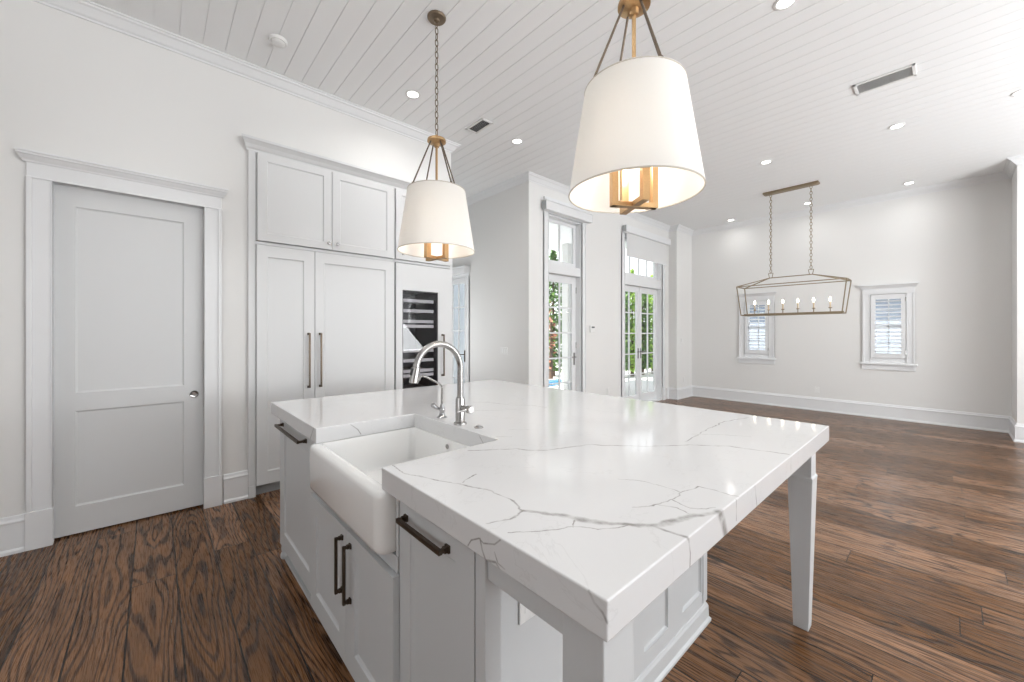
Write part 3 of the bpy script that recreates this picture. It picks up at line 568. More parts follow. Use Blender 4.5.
# refrigerator behind panels
t = thing('refrigerator', 'tall panelled refrigerator with two doors and long vertical pulls, left of the wine cooler', 'refrigerator', (1.27, 4.25, .095))
mb = MB(); mb.box(.645, 1.885, 3.975, 4.58, .095, 2.16); build('body', mb, M['cab'], t)
for u0, u1, hx, lb in ((.645, 1.104, 1.052, 'narrow left door'), (1.109, 1.884, 1.151, 'wide right door')):
    mb = panel_board(MB(), fc, u0, u1, .097, 2.158, [(u0+.08, u1-.09, .205, 2.06)], th=.022, depth=.010)
    d = build('door', mb, M['cab'], t); d['label'] = lb
    build('handle', pull(fc, hx, 1.15, .50, .022, s=.014, off=.04), M['bronze'], d)
def upper(x0, x1, doors, label):
    t = thing('wall_cabinet', label, 'cabinet', ((x0+x1)/2, 4.25, 2.19), 'upper cabinets above the tall units')
    mb = MB(); mb.box(x0, x1, 3.975, 4.58, 2.195, 2.95); build('carcass', mb, M['cab'], t)
    for u0, u1, kx in doors:
        mb = panel_board(MB(), fc, u0, u1, 2.196, 2.945, [(u0+.07, u1-.07, 2.262, 2.885)], th=.022, depth=.010); d = build('door', mb, M['cab'], t)
        kb = MB(); kb.lathe([(.006, 0), (.006, .014), (.014, .018), (.016, .024), (.013, .029), (.004, .030)], (kx, 3.948, 2.252), axis='Y', n=14); kb.xf(lambda x, y, z: (x, 3.948-(y-3.948), z)); build('knob', kb, M['steel'], d)
upper(.645, 1.885, ((.652, 1.256, 1.225), (1.262, 1.882, 1.303)), 'wide two door cabinet above the refrigerator, round knobs meeting in the middle')
upper(1.909, 2.600, ((1.912, 2.598, 1.985),), 'upper cabinet above the wine cooler, half hidden by the smaller pendant shade')
# wine cooler
t = thing('wine_cooler', 'tall built in wine cooler with glass door and white shelf fronts', 'wine cooler', (2.27, 4.25, .1))
mb = MB(); mb.box(1.912, 2.599, 4.50, 4.56, .1, 2.155); mb.box(1.912, 1.96, 3.975, 4.5, .1, 2.155); mb.box(2.44, 2.599, 3.975, 4.5, .1, 2.155); mb.box(1.96, 2.44, 3.975, 4.5, .1, .76); mb.box(1.96, 2.44, 3.975, 4.5, 1.88, 2.155); build('body', mb, M['cooler'], t)
f = MB(); gx0, gx1, gz0, gz1 = 1.985, 2.428, .78, 1.868
for a, b, c, d in ((1.912, gx0, .1, 2.155), (gx1, 2.599, .1, 2.155), (gx0, gx1, .1, gz0), (gx0, gx1, gz1, 2.155)): f.box(a, b, 3.948, 3.972, c, d)
dr = build('door', f, M['cab'], t)
g = MB(); g.box(gx0, gx1, 3.957, 3.961, gz0, gz1); build('door_glass', g, M['dglass'], dr)
g = MB()
for a, b, c, d in ((gx0, gx0+.008, gz0, gz1), (gx1-.014, gx1, gz0, gz1), (gx0, gx1, gz1-.012, gz1), (gx0, gx1, gz0, gz0+.012)): g.box(a, b, 3.950, 3.966, c, d)
build('glass_gasket', g, M['dark'], dr)
build('handle', pull(fc, 2.484, 1.145, .48, .022, s=.014, off=.04), M['bronze'], dr)
for z in (1.761, 1.649, 1.531, 1.477, 1.202, 1.094, .977, .927):
    s_ = MB(); s_.box(1.962, 2.40, 4.0, 4.02, z-.017, z+.017)
    for k in range(7): xx = 1.98+k*.068; s_.box(xx, xx+.012, 4.02, 4.40, z-.006, z+.004)
    build('shelf', s_, M['shelf'], t)

# ------------------------------------------------------------------ island
ZC, ZU = .965, .895
X0, X1, Y0, Y1 = .545, 2.345, .37, 2.86
# countertop
mb = MB(); mb.prism([(X0, Y0), (X1, Y0), (X1, Y1), (X0, Y1), (X0, 1.93), (1.04, 1.93), (1.04, 1.23), (X0, 1.23)], ZU, ZC)
ct = build('countertop', mb, M['marble'], origin=(0, 0, 0), bevel=.003, seg=2)
tag(ct, 'thick white quartz island countertop with grey veins and a sink cutout', 'countertop')
XF = .575
fI = fX(XF+.02)
# frame: end panels, legs, aprons, base moulding
t = thing('kitchen_island', 'pale grey island base with corner legs and panelled end under the quartz top', 'island', (1.3, 1.7, 0))
fe = fY(.81)
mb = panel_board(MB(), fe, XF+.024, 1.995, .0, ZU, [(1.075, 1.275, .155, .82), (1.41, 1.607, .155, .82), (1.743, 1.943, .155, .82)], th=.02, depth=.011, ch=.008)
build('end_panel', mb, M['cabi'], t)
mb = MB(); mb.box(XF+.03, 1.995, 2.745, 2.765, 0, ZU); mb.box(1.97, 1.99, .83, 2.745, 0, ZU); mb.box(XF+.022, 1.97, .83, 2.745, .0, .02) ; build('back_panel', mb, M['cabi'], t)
mb = MB(); mb.box(XF, XF+.05, .727, .766, .0, ZU); build('corner_post', mb, M['cabi'], t, bevel=.002)
mb = MB(); mb.box(1.955, 2.0, .785, .83, .10, ZU); build('corner_post', mb, M['cabi'], t, bevel=.002)
mb = MB(); sweep([(XF+.08, 2.765), (1.99, 2.765), (1.99, .79), (XF+.05, .79)], [(0, 0), (-.020, 0), (-.020, .012), (-.012, .022), (-.010, .075), (-.004, .088), (0, .09)], mb)
build('base_moulding', mb, M['cabi'], t)
mb = MB(); mb.lathe([(.026, 0), (.030, .01), (.030, .025), (.022, .04), (.026, .055), (.024, .075)], (XF+.035, 2.775, 0)); build('foot', mb, M['cabi'], t)
def leg(x0, x1, y0, y1, taper=True):
    mb = MB(); cx, cy = (x0+x1)/2, (y0+y1)/2; hx, hy = (x1-x0)/2, (y1-y0)/2
    def ring(s, z): return [(cx-hx*s, cy-hy*s, z), (cx+hx*s, cy-hy*s, z), (cx+hx*s, cy+hy*s, z), (cx-hx*s, cy+hy*s, z)]
    L = [(.64, 0), (1.03, .70), (1.06, .712), (1.06, .722), (.94, .73), (.94, ZU)] if taper else [(1, 0), (1, ZU)]
    vs = []; fs = []
    for s, z in L: vs += ring(s, z)
    for i in range(len(L)-1):
        for j in range(4): k = (j+1) % 4; fs.append((i*4+j, i*4+k, i*4+4+k, i*4+4+j))
    fs += [(3, 2, 1, 0), tuple(range(len(vs)-4, len(vs)))]
    mb.add(vs, fs); return mb
build('leg', leg(2.252, 2.348-.0, .418, .512), M['cabi'], t, bevel=.002)
build('leg', leg(2.252, 2.348, 2.70, 2.794), M['cabi'], t, bevel=.002)
build('leg', leg(XF, XF+.098, .398, .492, False), M['cabi'], t, bevel=.003)
mb = MB(); mb.box(XF+.008, XF+.03, .492, .727, .818, ZU); mb.box(XF+.098, 2.258, .43, .452, .835, ZU); mb.box(2.30, 2.322, .51, 2.70, .73, ZU); mb.box(1.99, 2.258, 2.75, 2.772, .80, ZU)
build('apron', mb, M['cabi'], t, bevel=.0015)
# outlet on the island end
ot = thing('outlet', 'white outlet plate on the island end panel behind the corner leg', 'outlet', (.775, .787, .60))
mb = MB(); mb.box(.74, .81, .783, .789, .60, .715); build('cover_plate', mb, M['plastic'], ot, bevel=.002)
mb = MB(); mb.box(.758, .792, .7815, .7835, .625, .69); build('socket', mb, M['plastic'], ot, bevel=.001)
# dishwasher (left)
t = thing('dishwasher', 'panelled dishwasher at the far end of the island, left of the sink', 'dishwasher', (.8, 2.42, .1))
mb = MB(); mb.box(XF+.022, 1.15, 2.06, 2.74, .1, ZU-.002); build('body', mb, M['cabi'], t)
mb = panel_board(MB(), fI, 2.055, 2.765, .105, ZU-.006, [(2.145, 2.66, .20, .80)], th=.02, depth=.009, ch=.012); dr = build('door', mb, M['cabi'], t)
build('handle', pull(fI, 2.44, .850, .50, .02, vertical=False, s=.014, off=.04), M['bronze'], dr)
# sink base
fS = fX(XF)
t = thing('sink_base_cabinet', 'two door base cabinet under the farmhouse sink with paired vertical pulls', 'cabinet', (.85, 1.6, .1))
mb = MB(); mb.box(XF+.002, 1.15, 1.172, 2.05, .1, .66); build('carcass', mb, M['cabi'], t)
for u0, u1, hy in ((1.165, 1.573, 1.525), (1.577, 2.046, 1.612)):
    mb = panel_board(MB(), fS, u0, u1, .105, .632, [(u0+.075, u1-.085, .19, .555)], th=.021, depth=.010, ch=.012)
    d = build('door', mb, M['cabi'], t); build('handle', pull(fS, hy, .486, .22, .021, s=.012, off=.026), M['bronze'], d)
mb = MB(); mb.box(XF-.004, XF+.02, 1.17, 2.05, .636, .688); mb.box(XF-.001, XF+.03, 1.170, 1.186, .688, ZU-.002); mb.box(XF-.001, XF+.03, 1.975, 2.05, .688, ZU-.002); build('sink_rail', mb, M['cabi'], t, bevel=.001)
# pull-out
t = thing('pull_out_cabinet', 'narrow base cabinet with one horizontal pull, right of the sink', 'cabinet', (.85, .97, .1))
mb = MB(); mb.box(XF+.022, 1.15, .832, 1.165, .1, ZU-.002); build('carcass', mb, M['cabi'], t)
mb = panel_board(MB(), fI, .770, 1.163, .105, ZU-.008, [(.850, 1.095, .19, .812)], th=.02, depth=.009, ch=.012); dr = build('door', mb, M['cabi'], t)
build('handle', pull(fI, 1.0, .832, .245, .02, vertical=False, s=.013, off=.028), M['bronze'], dr)
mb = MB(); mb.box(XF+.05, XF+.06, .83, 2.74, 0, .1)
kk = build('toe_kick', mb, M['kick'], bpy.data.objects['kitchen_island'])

# farmhouse sink
def rrect(x0, x1, y0, y1, r, n=5):
    pts = []
    for cx, cy, a0 in ((x1-r, y1-r, 0), (x0+r, y1-r, 90), (x0+r, y0+r, 180), (x1-r, y0+r, 270)):
        for i in range(n+1): a = math.radians(a0+90*i/n); pts.append((cx+r*math.cos(a), cy+r*math.sin(a)))
    return pts
def loft(loops):
    mb = MB(); k = len(loops[0][0]); vs = []; fs = []
    for pts, z in loops: vs += [(x, y, z) for x, y in pts]
    for i in range(len(loops)-1):
        for j in range(k): j2 = (j+1) % k; fs.append((i*k+j, i*k+j2, (i+1)*k+j2, (i+1)*k+j))
    fs.append(tuple(reversed(range(k)))); fs.append(tuple(range((len(loops)-1)*k, len(loops)*k)))
    mb.add(vs, fs, True); return mb
sx0, sx1, sy0, sy1 = .518, 1.065, 1.192, 1.966
L = []
def O(i, z, r): L.append((rrect(sx0+i, sx1-i, sy0+i, sy1-i, max(.004, r-i)), z))
O(.022, .690, .045); O(.008, .693, .045); O(.002, .702, .045); O(0, .715, .045); O(0, .872, .045); O(.002, .884, .045); O(.008, .892, .045); O(.016, .895, .045)
def I(i, z, r): L.append((rrect(sx0+.045+i, sx1-.028-i, sy0+.030+i, sy1-.030-i, r), z))
I(-.004, .895, .03); I(.002, .892, .03); I(.004, .885, .03); I(.010, .73, .035); I(.018, .716, .045); I(.035, .710, .05)
sk = build('farmhouse_sink', loft(L), M['porc'], origin=(.79, 1.58, .69)); tag(sk, 'white glossy apron front farmhouse sink set in the island', 'sink')
mb = MB(); mb.lathe([(.045, 0), (.045, .003), (.036, .004), (.030, .001)], (.80, 1.58, .7105)); build('drain', mb, M['steel'], sk)
mb = MB(); mb.lathe([(.012, 0), (.012, .003), (.006, .004)], (1.029, 1.59, .862), axis='X', n=12); mb.xf(lambda x, y, z: (1.029-(x-1.029), y, z)); build('overflow', mb, M['steel'], sk)

# main faucet
t = thing('kitchen_faucet', 'tall brushed steel gooseneck faucet with pull down head behind the sink', 'faucet', (1.085, 1.565, ZC))
fx_, fy_ = 1.085, 1.565
mb = MB(); mb.lathe([(.031, 0), (.031, .004), (.029, .009), (.0225, .012), (.0225, .118), (.0205, .124), (.0205, .128)], (fx_, fy_, ZC), n=24); build('body', mb, M['steel'], t)
pts = [(fx_, fy_, ZC+.12), (fx_, fy_, ZC+.20)]
R_ = .117; cz = ZC+.268; aend = 172
for i in range(0, 27):
    a = math.radians(aend*i/26); pts.append((fx_-R_+R_*math.cos(a), fy_, cz+R_*math.sin(a)))
mb = MB(); mb.tube(pts, .0145, 14); build('spout', mb, M['steel'], t)
e = Vector(pts[-1]); a = math.radians(aend); dd = Vector((-math.sin(a), 0, math.cos(a)))
# direction of travel at the end of the arc
dd = (Vector(pts[-1])-Vector(pts[-2])).normalized()
mb = MB(); mb.tube([e-dd*.012, e-dd*.002, e, e+dd*.03, e+dd*.066, e+dd*.070], [.0150, .0150, .0180, .0195, .0205, .017], 16); sp = build('spray_head', mb, M['steel'], t)
mb = MB(); nn = Vector((-dd.z, 0, dd.x)); nn = nn if nn.x < 0 else -nn
mb.obox(e+dd*.022+nn*.0175, (dd, nn, Vector((0, 1, 0))), (.016, .004, .009)); build('spray_button', mb, M['black'], sp, bevel=.003)
mb = MB(); mb.lathe([(.013, 0), (.013, .042), (.017, .044), (.0185, .048), (.0185, .066), (.016, .070)], (fx_, fy_-.020, ZC+.080), axis='Y', n=18); mb.xf(lambda x, y, z: (x, fy_-.020-(y-(fy_-.020)), z)); lv = build('handle', mb, M['steel'], t)
mb = MB(); mb.tube([(fx_, fy_-.078, ZC+.080), (fx_-.03, fy_-.080, ZC+.081), (fx_-.075, fy_-.082, ZC+.077)], [.005, .005, .004], 8); build('lever', mb, M['steel'], lv)
# filtered water tap
t = thing('filter_tap', 'small chrome filtered water tap with thin bent spout left of the tall faucet', 'faucet', (1.10, 1.75, ZC))
gx, gy = 1.10, 1.75
mb = MB(); mb.lathe([(.026, 0), (.026, .003), (.017, .010), (.012, .024), (.016, .036), (.016, .046), (.011, .054), (.009, .066), (.007, .070)], (gx, gy, ZC), n=18); build('body', mb, M['chrome'], t)
mb = MB(); mb.tube([(gx, gy, ZC+.06), (gx, gy, ZC+.15), (gx-.006, gy, ZC+.165), (gx-.02, gy, ZC+.178), (gx-.09, gy, ZC+.215), (gx-.115, gy, ZC+.222), (gx-.128, gy, ZC+.216), (gx-.132, gy, ZC+.200)], .0055, 10); build('spout', mb, M['steel'], t)
mb = MB(); mb.tube([(gx-.01, gy+.012, ZC+.042), (gx-.03, gy+.026, ZC+.058)], [.008, .012], 10); mb.sphere((gx-.034, gy+.029, ZC+.062), .0135); build('knob', mb, M['chrome'], t)
t = thing('air_switch', 'small round metal push button on the counter right of the tall faucet', 'button', (1.105, 1.445, ZC))
mb = MB(); mb.lathe([(.021, 0), (.021, .004), (.016, .006)], (1.105, 1.445, ZC), n=20); build('bezel', mb, M['steel'], t)
mb = MB(); mb.lathe([(.013, 0), (.013, .004), (.010, .006)], (1.105, 1.445, ZC+.005), n=16); build('push_cap', mb, M['chrome'], t)

# ------------------------------------------------------------------ pendants
def link_chain(mb, x, y, z0, z1, L=.052, r=.0032, w=.011):
    n = max(1, round((z1-z0)/(L-2*r*1.6))); step = (z1-z0)/n
    for i in range(n):
        zc = z0+step*(i+.5); hl = step/2+r*.9; a = 0 if i % 2 else math.pi/2; pts = []
        for k in range(12):
            t_ = 2*math.pi*k/12; u = w*math.cos(t_); v = hl*math.copysign(abs(math.sin(t_))**.8, math.sin(t_)); pts.append((x+u*math.cos(a), y+u*math.sin(a), zc+v))
        mb.tube(pts, r, 6, closed=True)
def pendant(px, py, label, rod_deg, frame_deg):
    t = thing('pendant_light', label, 'pendant light', (px, py, 1.90), 'pendants over the island')
    mb = MB(); mb.lathe([(.066, H-.002), (.066, H-.010), (.060, H-.018), (.022, H-.022), (.018, H-.034), (.010, H-.040)], (px, py, 0), n=28); build('canopy', mb, M['dbrass'], t)
    mb = MB(); link_chain(mb, px, py, 2.81, H-.036); build('chain', mb, M['dbrass'], t)
    mb = MB(); mb.lathe([(.010, 2.815), (.012, 2.805), (.024, 2.797), (.026, 2.786), (.064, 2.783), (.066, 2.775), (.066, 2.765), (.050, 2.759), (.02, 2.752), (.018, 2.73), (.006, 2.725)], (px, py, 0), n=28); build('hub', mb, M['brass'], t)
    ZT, ZB = 2.415, 1.985; ang0 = math.radians(rod_deg); angf = math.radians(frame_deg)
    for k in range(4):
        a = ang0+k*math.pi/2; c, s_ = math.cos(a), math.sin(a)
        mb = MB(); mb.tube([(px+.045*c, py+.045*s_, 2.765), (px+.186*c, py+.186*s_, ZT+.012)], .0052, 8)
        mb.lathe([(.009, 0), (.009, .010), (.006, .014)], (px+.186*c, py+.186*s_, ZT+.004), n=10)
        build('rod', mb, M['rod'], t)
    mb = MB(); mb.tube([(px, py, 2.735), (px, py, 2.33)], .0085, 10); build('stem', mb, M['brass'], t)
    mb = MB(); n = 64
    rt, rb, th = .203, .270, .0025
    mb.lathe([(rt, ZT), (rb, ZB), (rb-th, ZB), (rt-th, ZT), (rt, ZT)], (px, py, 0), n=n, caps=False)
    sh = build('lamp_shade', mb, M['shade'], t)
    for r, z in ((rt-.001, ZT), (rb-.001, ZB)):
      mb = MB(); mb.tube([(px+r*math.cos(2*math.pi*i/48), py+r*math.sin(2*math.pi*i/48), z) for i in range(48)], .0034, 6, closed=True)
      build('shade_trim', mb, mtrim, sh)
    mb = MB()
    for k in range(4):
        a = ang0+k*math.pi/2; mb.tube([(px, py, ZT-.004), (px+rt*math.cos(a), py+rt*math.sin(a), ZT-.002)], .004, 6)
    build('spider', mb, M['dbrass'], t)
    zb_ = 1.925; hw = .102; w = .032
    for q in range(2):
        a = angf+q*math.pi/2; d = Vector((math.cos(a), math.sin(a), 0)); s_ = Vector((-d.y, d.x, 0)); c = Vector((px, py, 0)); fr_ = MB(); dz = 0 if q == 0 else .0012
        fr_.obox(c+Vector((0, 0, zb_+.010+dz)), (d, s_, Vector((0, 0, 1))), (hw, w/2, .010))
        for sg in (-1, 1): fr_.obox(c+d*sg*(hw-.013)+Vector((0, 0, zb_+.20)), (d, s_, Vector((0, 0, 1))), (.013, w/2-.0004, .20))
        fr_.obox(c+Vector((0, 0, zb_+.40-dz)), (d, s_, Vector((0, 0, 1))), (hw, w/2, .008))
        build('inner_frame', fr_, M['brass'], t, bevel=.0015)
    for k in range(4):
        a = angf+math.pi/4+k*math.pi/2; bx_, by_ = px+.055*math.cos(a), py+.055*math.sin(a)
        mb = MB(); mb.lathe([(.010, 2.30), (.012, 2.28), (.022, 2.24), (.026, 2.20), (.020, 2.165), (.004, 2.155)], (bx_, by_, 0), n=14); build('bulb', mb, M['pbulb'], t)
    l = bpy.data.lights.new('pendant_glow', 'POINT'); l.energy = 3.2; l.color = (1, .955, .90); l.shadow_soft_size = .05
    o = bpy.data.objects.new('pendant_glow', l); COL.objects.link(o); o.location = (px, py, 2.12)
mtrim = mat('shade_edge_cloth', (.62, .58, .52), .8)
pendant(1.486, .879, 'nearer drum pendant over the island, larger in view, tapered white shade', 152, 148)
pendant(1.495, 2.45, 'farther drum pendant over the sink end of the island, tapered white shade on chain', 180, 100)

# ------------------------------------------------------------------ lantern chandelier over the dining area
CX, CY = 7.33, 1.635
t = thing('lantern_chandelier', 'long open frame linear lantern chandelier with six candle lights hung on two chains', 'chandelier', (CX, CY, 1.68))
mb = MB(); mb.box(CX-.065, CX+.065, CY-.36, CY+.36, H-.028, H-.001); mb.box(CX-.05, CX+.05, CY-.345, CY+.345, H-.036, H-.028); build('canopy', mb, M['gilt'], t, bevel=.003)
ZR, ZTp, ZBt = 2.285, 2.165, 1.692
for sg in (-1, 1):
    y = CY+sg*.262; mb = MB(); link_chain(mb, CX, y, 2.37, H-.034, L=.06, r=.0042, w=.014); build('chain', mb, M['gilt'], t)
    mb = MB()
    mb.bar((CX, y-.018, ZR), (CX, y-.032, ZR+.075), .008); mb.bar((CX, y+.018, ZR), (CX, y+.032, ZR+.075), .008); mb.bar((CX, y-.032, ZR+.075), (CX, y+.032, ZR+.075), .008); mb.bar((CX, y-.018, ZR), (CX, y+.018, ZR), .008)
    build('yoke', mb, M['gilt'], t)
b_ = .013; mb = MB(); tw, tl, bw, bl = .19, .70, .155, .645
mb.bar((CX, CY-.28, ZR), (CX, CY+.28, ZR), b_)
for sx in (-1, 1):
    mb.bar((CX+sx*tw, CY-tl, ZTp), (CX+sx*tw, CY+tl, ZTp), b_); mb.bar((CX+sx*bw, CY-bl, ZBt), (CX+sx*bw, CY+bl, ZBt), b_)
    for sy in (-1, 1):
        mb.bar((CX, CY+sy*.28, ZR), (CX+sx*tw, CY+sy*tl, ZTp), b_); mb.bar((CX+sx*tw, CY+sy*tl, ZTp), (CX+sx*bw, CY+sy*bl, ZBt), b_)
for sy in (-1, 1):
    mb.bar((CX-tw, CY+sy*tl, ZTp), (CX+tw, CY+sy*tl, ZTp), b_); mb.bar((CX-bw, CY+sy*bl, ZBt), (CX+bw, CY+sy*bl, ZBt), b_)
build('lantern_frame', mb, M['gilt'], t)
mb = MB(); mb.box(CX-.022, CX+.022, CY-bl, CY+bl, ZBt-.006, ZBt+.026); build('candle_bar', mb, M['gilt'], t, bevel=.002)
for k in range(6):
    y = CY+(k-2.5)*.196; mb = MB(); z = ZBt+.026
    mb.lathe([(.006, z), (.006, z+.045), (.022, z+.052), (.024, z+.060), (.010, z+.062)], (CX, y, 0), n=14); cnd = build('candle_holder', mb, M['gilt'], t)
    mb = MB(); mb.lathe([(.0095, z+.06), (.0095, z+.150)], (CX, y, 0), n=12); build('candle_sleeve', mb, M['cand'], cnd)
    mb = MB(); mb.lathe([(.006, z+.150), (.012, z+.164), (.0145, z+.178), (.011, z+.196), (.002, z+.215)], (CX, y, 0), n=12); build('bulb', mb, M['bulb'], cnd)

# ------------------------------------------------------------------ ceiling fittings
def spot(x, y, label, k):
    t = thing('recessed_light', label, 'ceiling light', (x, y, H-.008), 'recessed ceiling downlights')
    mb = MB(); mb.lathe([(.068, H-.001), (.068, H-.005), (.060, H-.008), (.050, H-.006), (.048, H+.0015)], (x, y, 0), n=24, caps=False); build('trim_ring', mb, M['plastic'], t)
    mb = MB(); mb.lathe([(.049, H-.0035), (.049, H-.005)], (x, y, 0), n=24); build('lamp', mb, M['down'], t); downlight(x, y, 1.4 if x > 8 else 4.0)
SP = [(1.81, 3.39, 'recessed downlight left of the farther pendant chain, above the cabinets'),
      (3.16, 3.395, 'recessed downlight just right of the dark square ceiling vent'),
      (3.19, .74, 'recessed downlight at the top edge, above the nearer pendant'),
      (6.0, .365, 'recessed downlight just below the long ceiling vent'),
      (5.98, 1.60, 'recessed downlight left of the chandelier canopy'),
      (8.41, .38, 'recessed downlight by the far wall, right of the chandelier canopy'),
      (8.41, 1.62, 'recessed downlight by the far wall, behind the chandelier chains'),
      (8.53, 2.895, 'recessed downlight nearest the far left corner of the dining area'),
      (6.02, -.475, 'recessed downlight cut by the right edge of the photo')]
for i, (x, y, lb) in enumerate(SP): spot(x, y, lb, i)
def vent(x0, x1, y0, y1, label, dark, alongy=True):
    t = thing('ceiling_vent', label, 'vent', ((x0+x1)/2, (y0+y1)/2, H-.012))
    mb = MB(); bw_ = .022
    for a, b, c, d in ((x0, x0+bw_, y0, y1), (x1-bw_, x1, y0, y1), (x0, x1, y0, y0+bw_), (x0, x1, y1-bw_, y1)): mb.box(a, b, c, d, H-.012, H-.0005)
    build('vent_frame', mb, M['plastic'], t, bevel=.002)
    mb = MB(); mb.box(x0+bw_, x1-bw_, y0+bw_, y1-bw_, H-.002, H-.001); build('backing', mb, dark, t)
    n = int((x1-x0-2*bw_)/.016)
    for i in range(n):
        xx = x0+bw_+(i+.5)*(x1-x0-2*bw_)/n; mb = MB()
        mb.obox((xx, (y0+y1)/2, H-.007), ((Vector((math.cos(.7), 0, math.sin(.7)))), Vector((0, 1, 0)), Vector((-math.sin(.7), 0, math.cos(.7)))), (.0055, (y1-y0)/2-bw_, .0008)); build('blade', mb, M['plastic'], t)
vent(2.545, 2.70, 3.27, 3.57, 'square ceiling vent with dark slots right of the farther pendant chain', M['dark'])
vent(4.71, 4.93, .175, .575, 'long white rectangular ceiling vent at upper right', M['groove'])
t = thing('smoke_detector', 'round white smoke detector on the ceiling near the cabinet wall', 'smoke detector', (.705, 3.46, H-.04))
mb = MB(); mb.lathe([(.064, H-.001), (.064, H-.012), (.058, H-.024)], (.705, 3.46, 0), n=28); build('base', mb, M['plastic'], t)
mb = MB(); mb.lathe([(.048, H-.024), (.047, H-.032), (.036, H-.040), (.010, H-.041)], (.705, 3.46, 0), n=28); build('cover', mb, M['plastic'], t)

# ------------------------------------------------------------------ wall plates
def plate(name, label, cat, fr, u, z, w, h, n_in, inner, group=None):
    p = fr(u, 0, z-h/2); t = thing(name, label, cat, p, group)
    mb = MB(); a = fr(u-w/2, .001, z-h/2); b = fr(u+w/2, .007, z+h/2); mb.box(a[0], b[0], a[1], b[1], a[2], b[2]); build('cover_plate', mb, M['plastic'], t, bevel=.002)
    for i in range(n_in):
        c = u+(i-(n_in-1)/2)*.046; mb = MB(); a = fr(c-.016, .006, z-.033); b = fr(c+.016, .0105, z+.033); mb.box(a[0], b[0], a[1], b[1], a[2], b[2]); build(inner, mb, M['plastic'], t, bevel=.002)
plate('light_switch', 'three gang white switch plate on the wall left of the single garden door', 'switch', fX(3.95), 4.53, 1.125, .165, .115, 3, 'rocker')
plate('light_switch', 'small white switch on the wall return right of the double doors', 'switch', fY(3.82), 8.37, 1.25, .07, .115, 1, 'rocker')
plate('outlet', 'white outlet low on the far wall below the chandelier', 'outlet', fX(8.88), 1.575, .37, .07, .115, 1, 'socket')
plate('outlet', 'white outlet low on the wall between the garden doors', 'outlet', fY(4.0), 5.907, .38, .07, .115, 1, 'socket')
plate('outlet', 'white outlet low on the wall return right of the double doors', 'outlet', fY(3.82), 8.49, .40, .07, .115, 1, 'socket')
t = thing('thermostat', 'small wall thermostat right of the single garden door', 'thermostat', (5.43, 4.0, 1.41))
mb = MB(); mb.box(5.37, 5.49, 3.974, 3.999, 1.41, 1.53); build('housing', mb, M['plastic'], t, bevel=.006)
mb = MB(); mb.box(5.40, 5.48, 3.9725, 3.9745, 1.485, 1.51); build('display', mb, M['screen'], t)

# ------------------------------------------------------------------ outside
mb = MB(); mb.box(4.06, 30, 4.2, 30, -.25, -.05); mb.box(9.1, 30, -12, 4.2, -.25, -.05); struct(build('patio_ground', mb, M['patio'], origin=(0, 0, 0)), 'pale sunlit patio paving beyond the garden doors')
t = thing('swimming_pool', 'blue pool beyond the garden doors', 'pool', (10.0, 8.6, -.05))
mb = MB(); mb.box(7.2, 10.9, 6.95, 8.0, -.05, -.03); build('pool_water', mb, M['water'], t)
mb = MB()
for a, b, c, d in ((7.05, 11.05, 6.85, 6.95), (7.05, 11.05, 8.0, 8.1), (7.05, 7.2, 6.95, 8.0), (10.9, 11.05, 6.95, 8.0)): mb.box(a, b, c, d, -.05, 0)
build('pool_coping', mb, M['stucco'], t)
mb = MB(); mb.box(7.7, 9.6, 6.4, 6.6, -.05, 4.4); mb.box(7.66, 9.64, 6.36, 6.64, -.05, .12); tag(build('stucco_pier', mb, M['stucco'], bevel=.01), 'white rough stucco pier outside the single garden door', 'pier')
mb = MB(); mb.box(4, 26, 14.5, 14.8, -.05, 2.0); mb.box(4, 26, 14.4, 14.9, 2.0, 2.1); tag(build('garden_wall', mb, M['stucco']), 'white boundary wall far behind the garden plants', 'wall')
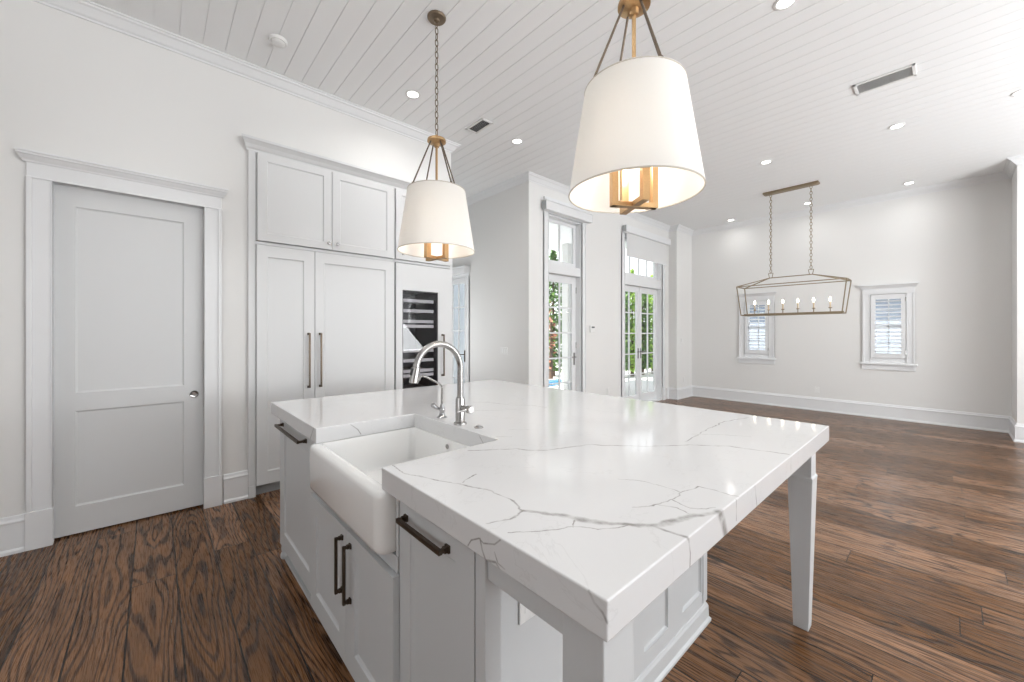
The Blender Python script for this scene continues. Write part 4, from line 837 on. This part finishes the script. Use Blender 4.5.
def tree(x, y, r, h, label, m, n, col=True, grp='garden evergreens beyond the glazed doors', name='cypress_tree'):
    t = thing(name, label, 'tree', (x, y, -.05), grp)
    mb = MB(); mb.tube([(x, y, -.05), (x, y, h*.8)], [.07, .02], 8); build('trunk', mb, M['bark'], t)
    mb = MB()
    for i in range(n):
        z = .15+(h-.15)*random.random()**.9; q = z/h; rr = r*min(1, (1-q)*3.2)**.7*(.55+.45*random.random()); a = random.random()*6.283
        c = Vector((x+rr*math.cos(a), y+rr*math.sin(a), z)); s_ = .05+.05*random.random()
        u = Vector((random.gauss(0, 1), random.gauss(0, 1), random.gauss(0, 1)+1)).normalized(); v = u.orthogonal().normalized()
        mb.add([c-u*s_-v*s_*.4, c-u*s_+v*s_*.4, c+u*s_+v*s_*.3, c+u*s_-v*s_*.3], [(0, 1, 2, 3)])
    build('foliage', mb, m, t)
TR = [(9.95, 8.9, .38, 4.2, 'tall dark evergreen seen through the left panes of the single garden door', 'leafd', 2200),
      (11.25, 7.1, .27, 3.3, 'dark evergreen in the left panes of the left hand door of the pair', 'leafd', 1500),
      (11.90, 7.1, .28, 3.5, 'bright green evergreen in the right panes of the left hand door', 'leafb', 1700),
      (12.64, 7.15, .26, 3.2, 'dark evergreen in the left panes of the right hand door', 'leafd', 1700),
      (13.30, 7.1, .27, 3.5, 'bright green evergreen in the right panes of the right hand door', 'leafb', 1700)]
for x, y, r, h, lb, m_, n_ in TR: tree(x, y, r, h, lb, M[m_], n_)
tree(9.2, 8.32, .14, 2.4, 'reddish flowering shrub in front of the tall dark evergreen', M['leafr'], 55, name='garden_shrub', grp=None)
# neighbour house seen through the small windows
t = thing('neighbour_house', 'pale house with white gabled roof seen through the small dining windows', 'house', (15, 1.5, -.05))
mb = MB(); mb.box(13.5, 18, -5, 5.3, -.05, 2.4); build('house_wall', mb, M['siding'], t)
mb = MB()
for y0, y1 in ((-5.3, 1.2), (1.2, 5.6)):
    ym = (y0+y1)/2; mb.add([(13.2, y0, 2.3), (13.2, y1, 2.3), (13.2, ym, 4.6), (18.3, y0, 2.3), (18.3, y1, 2.3), (18.3, ym, 4.6)], [(0, 1, 2), (5, 4, 3), (0, 2, 5, 3), (2, 1, 4, 5), (1, 0, 3, 4)])
build('roof', mb, M['roof'], t)

mb = MB(); mb.box(4.9, 6.8, 9.0, 9.2, -.05, 3.2); mb.box(4.85, 6.85, 8.9, 9.2, 3.2, 3.3); tag(build('garden_building', mb, mat('blue_grey_render', (.40, .43, .47), .8, bump=(40, .4))), 'blue grey outbuilding wall seen through the glazed door in the recess', 'building')
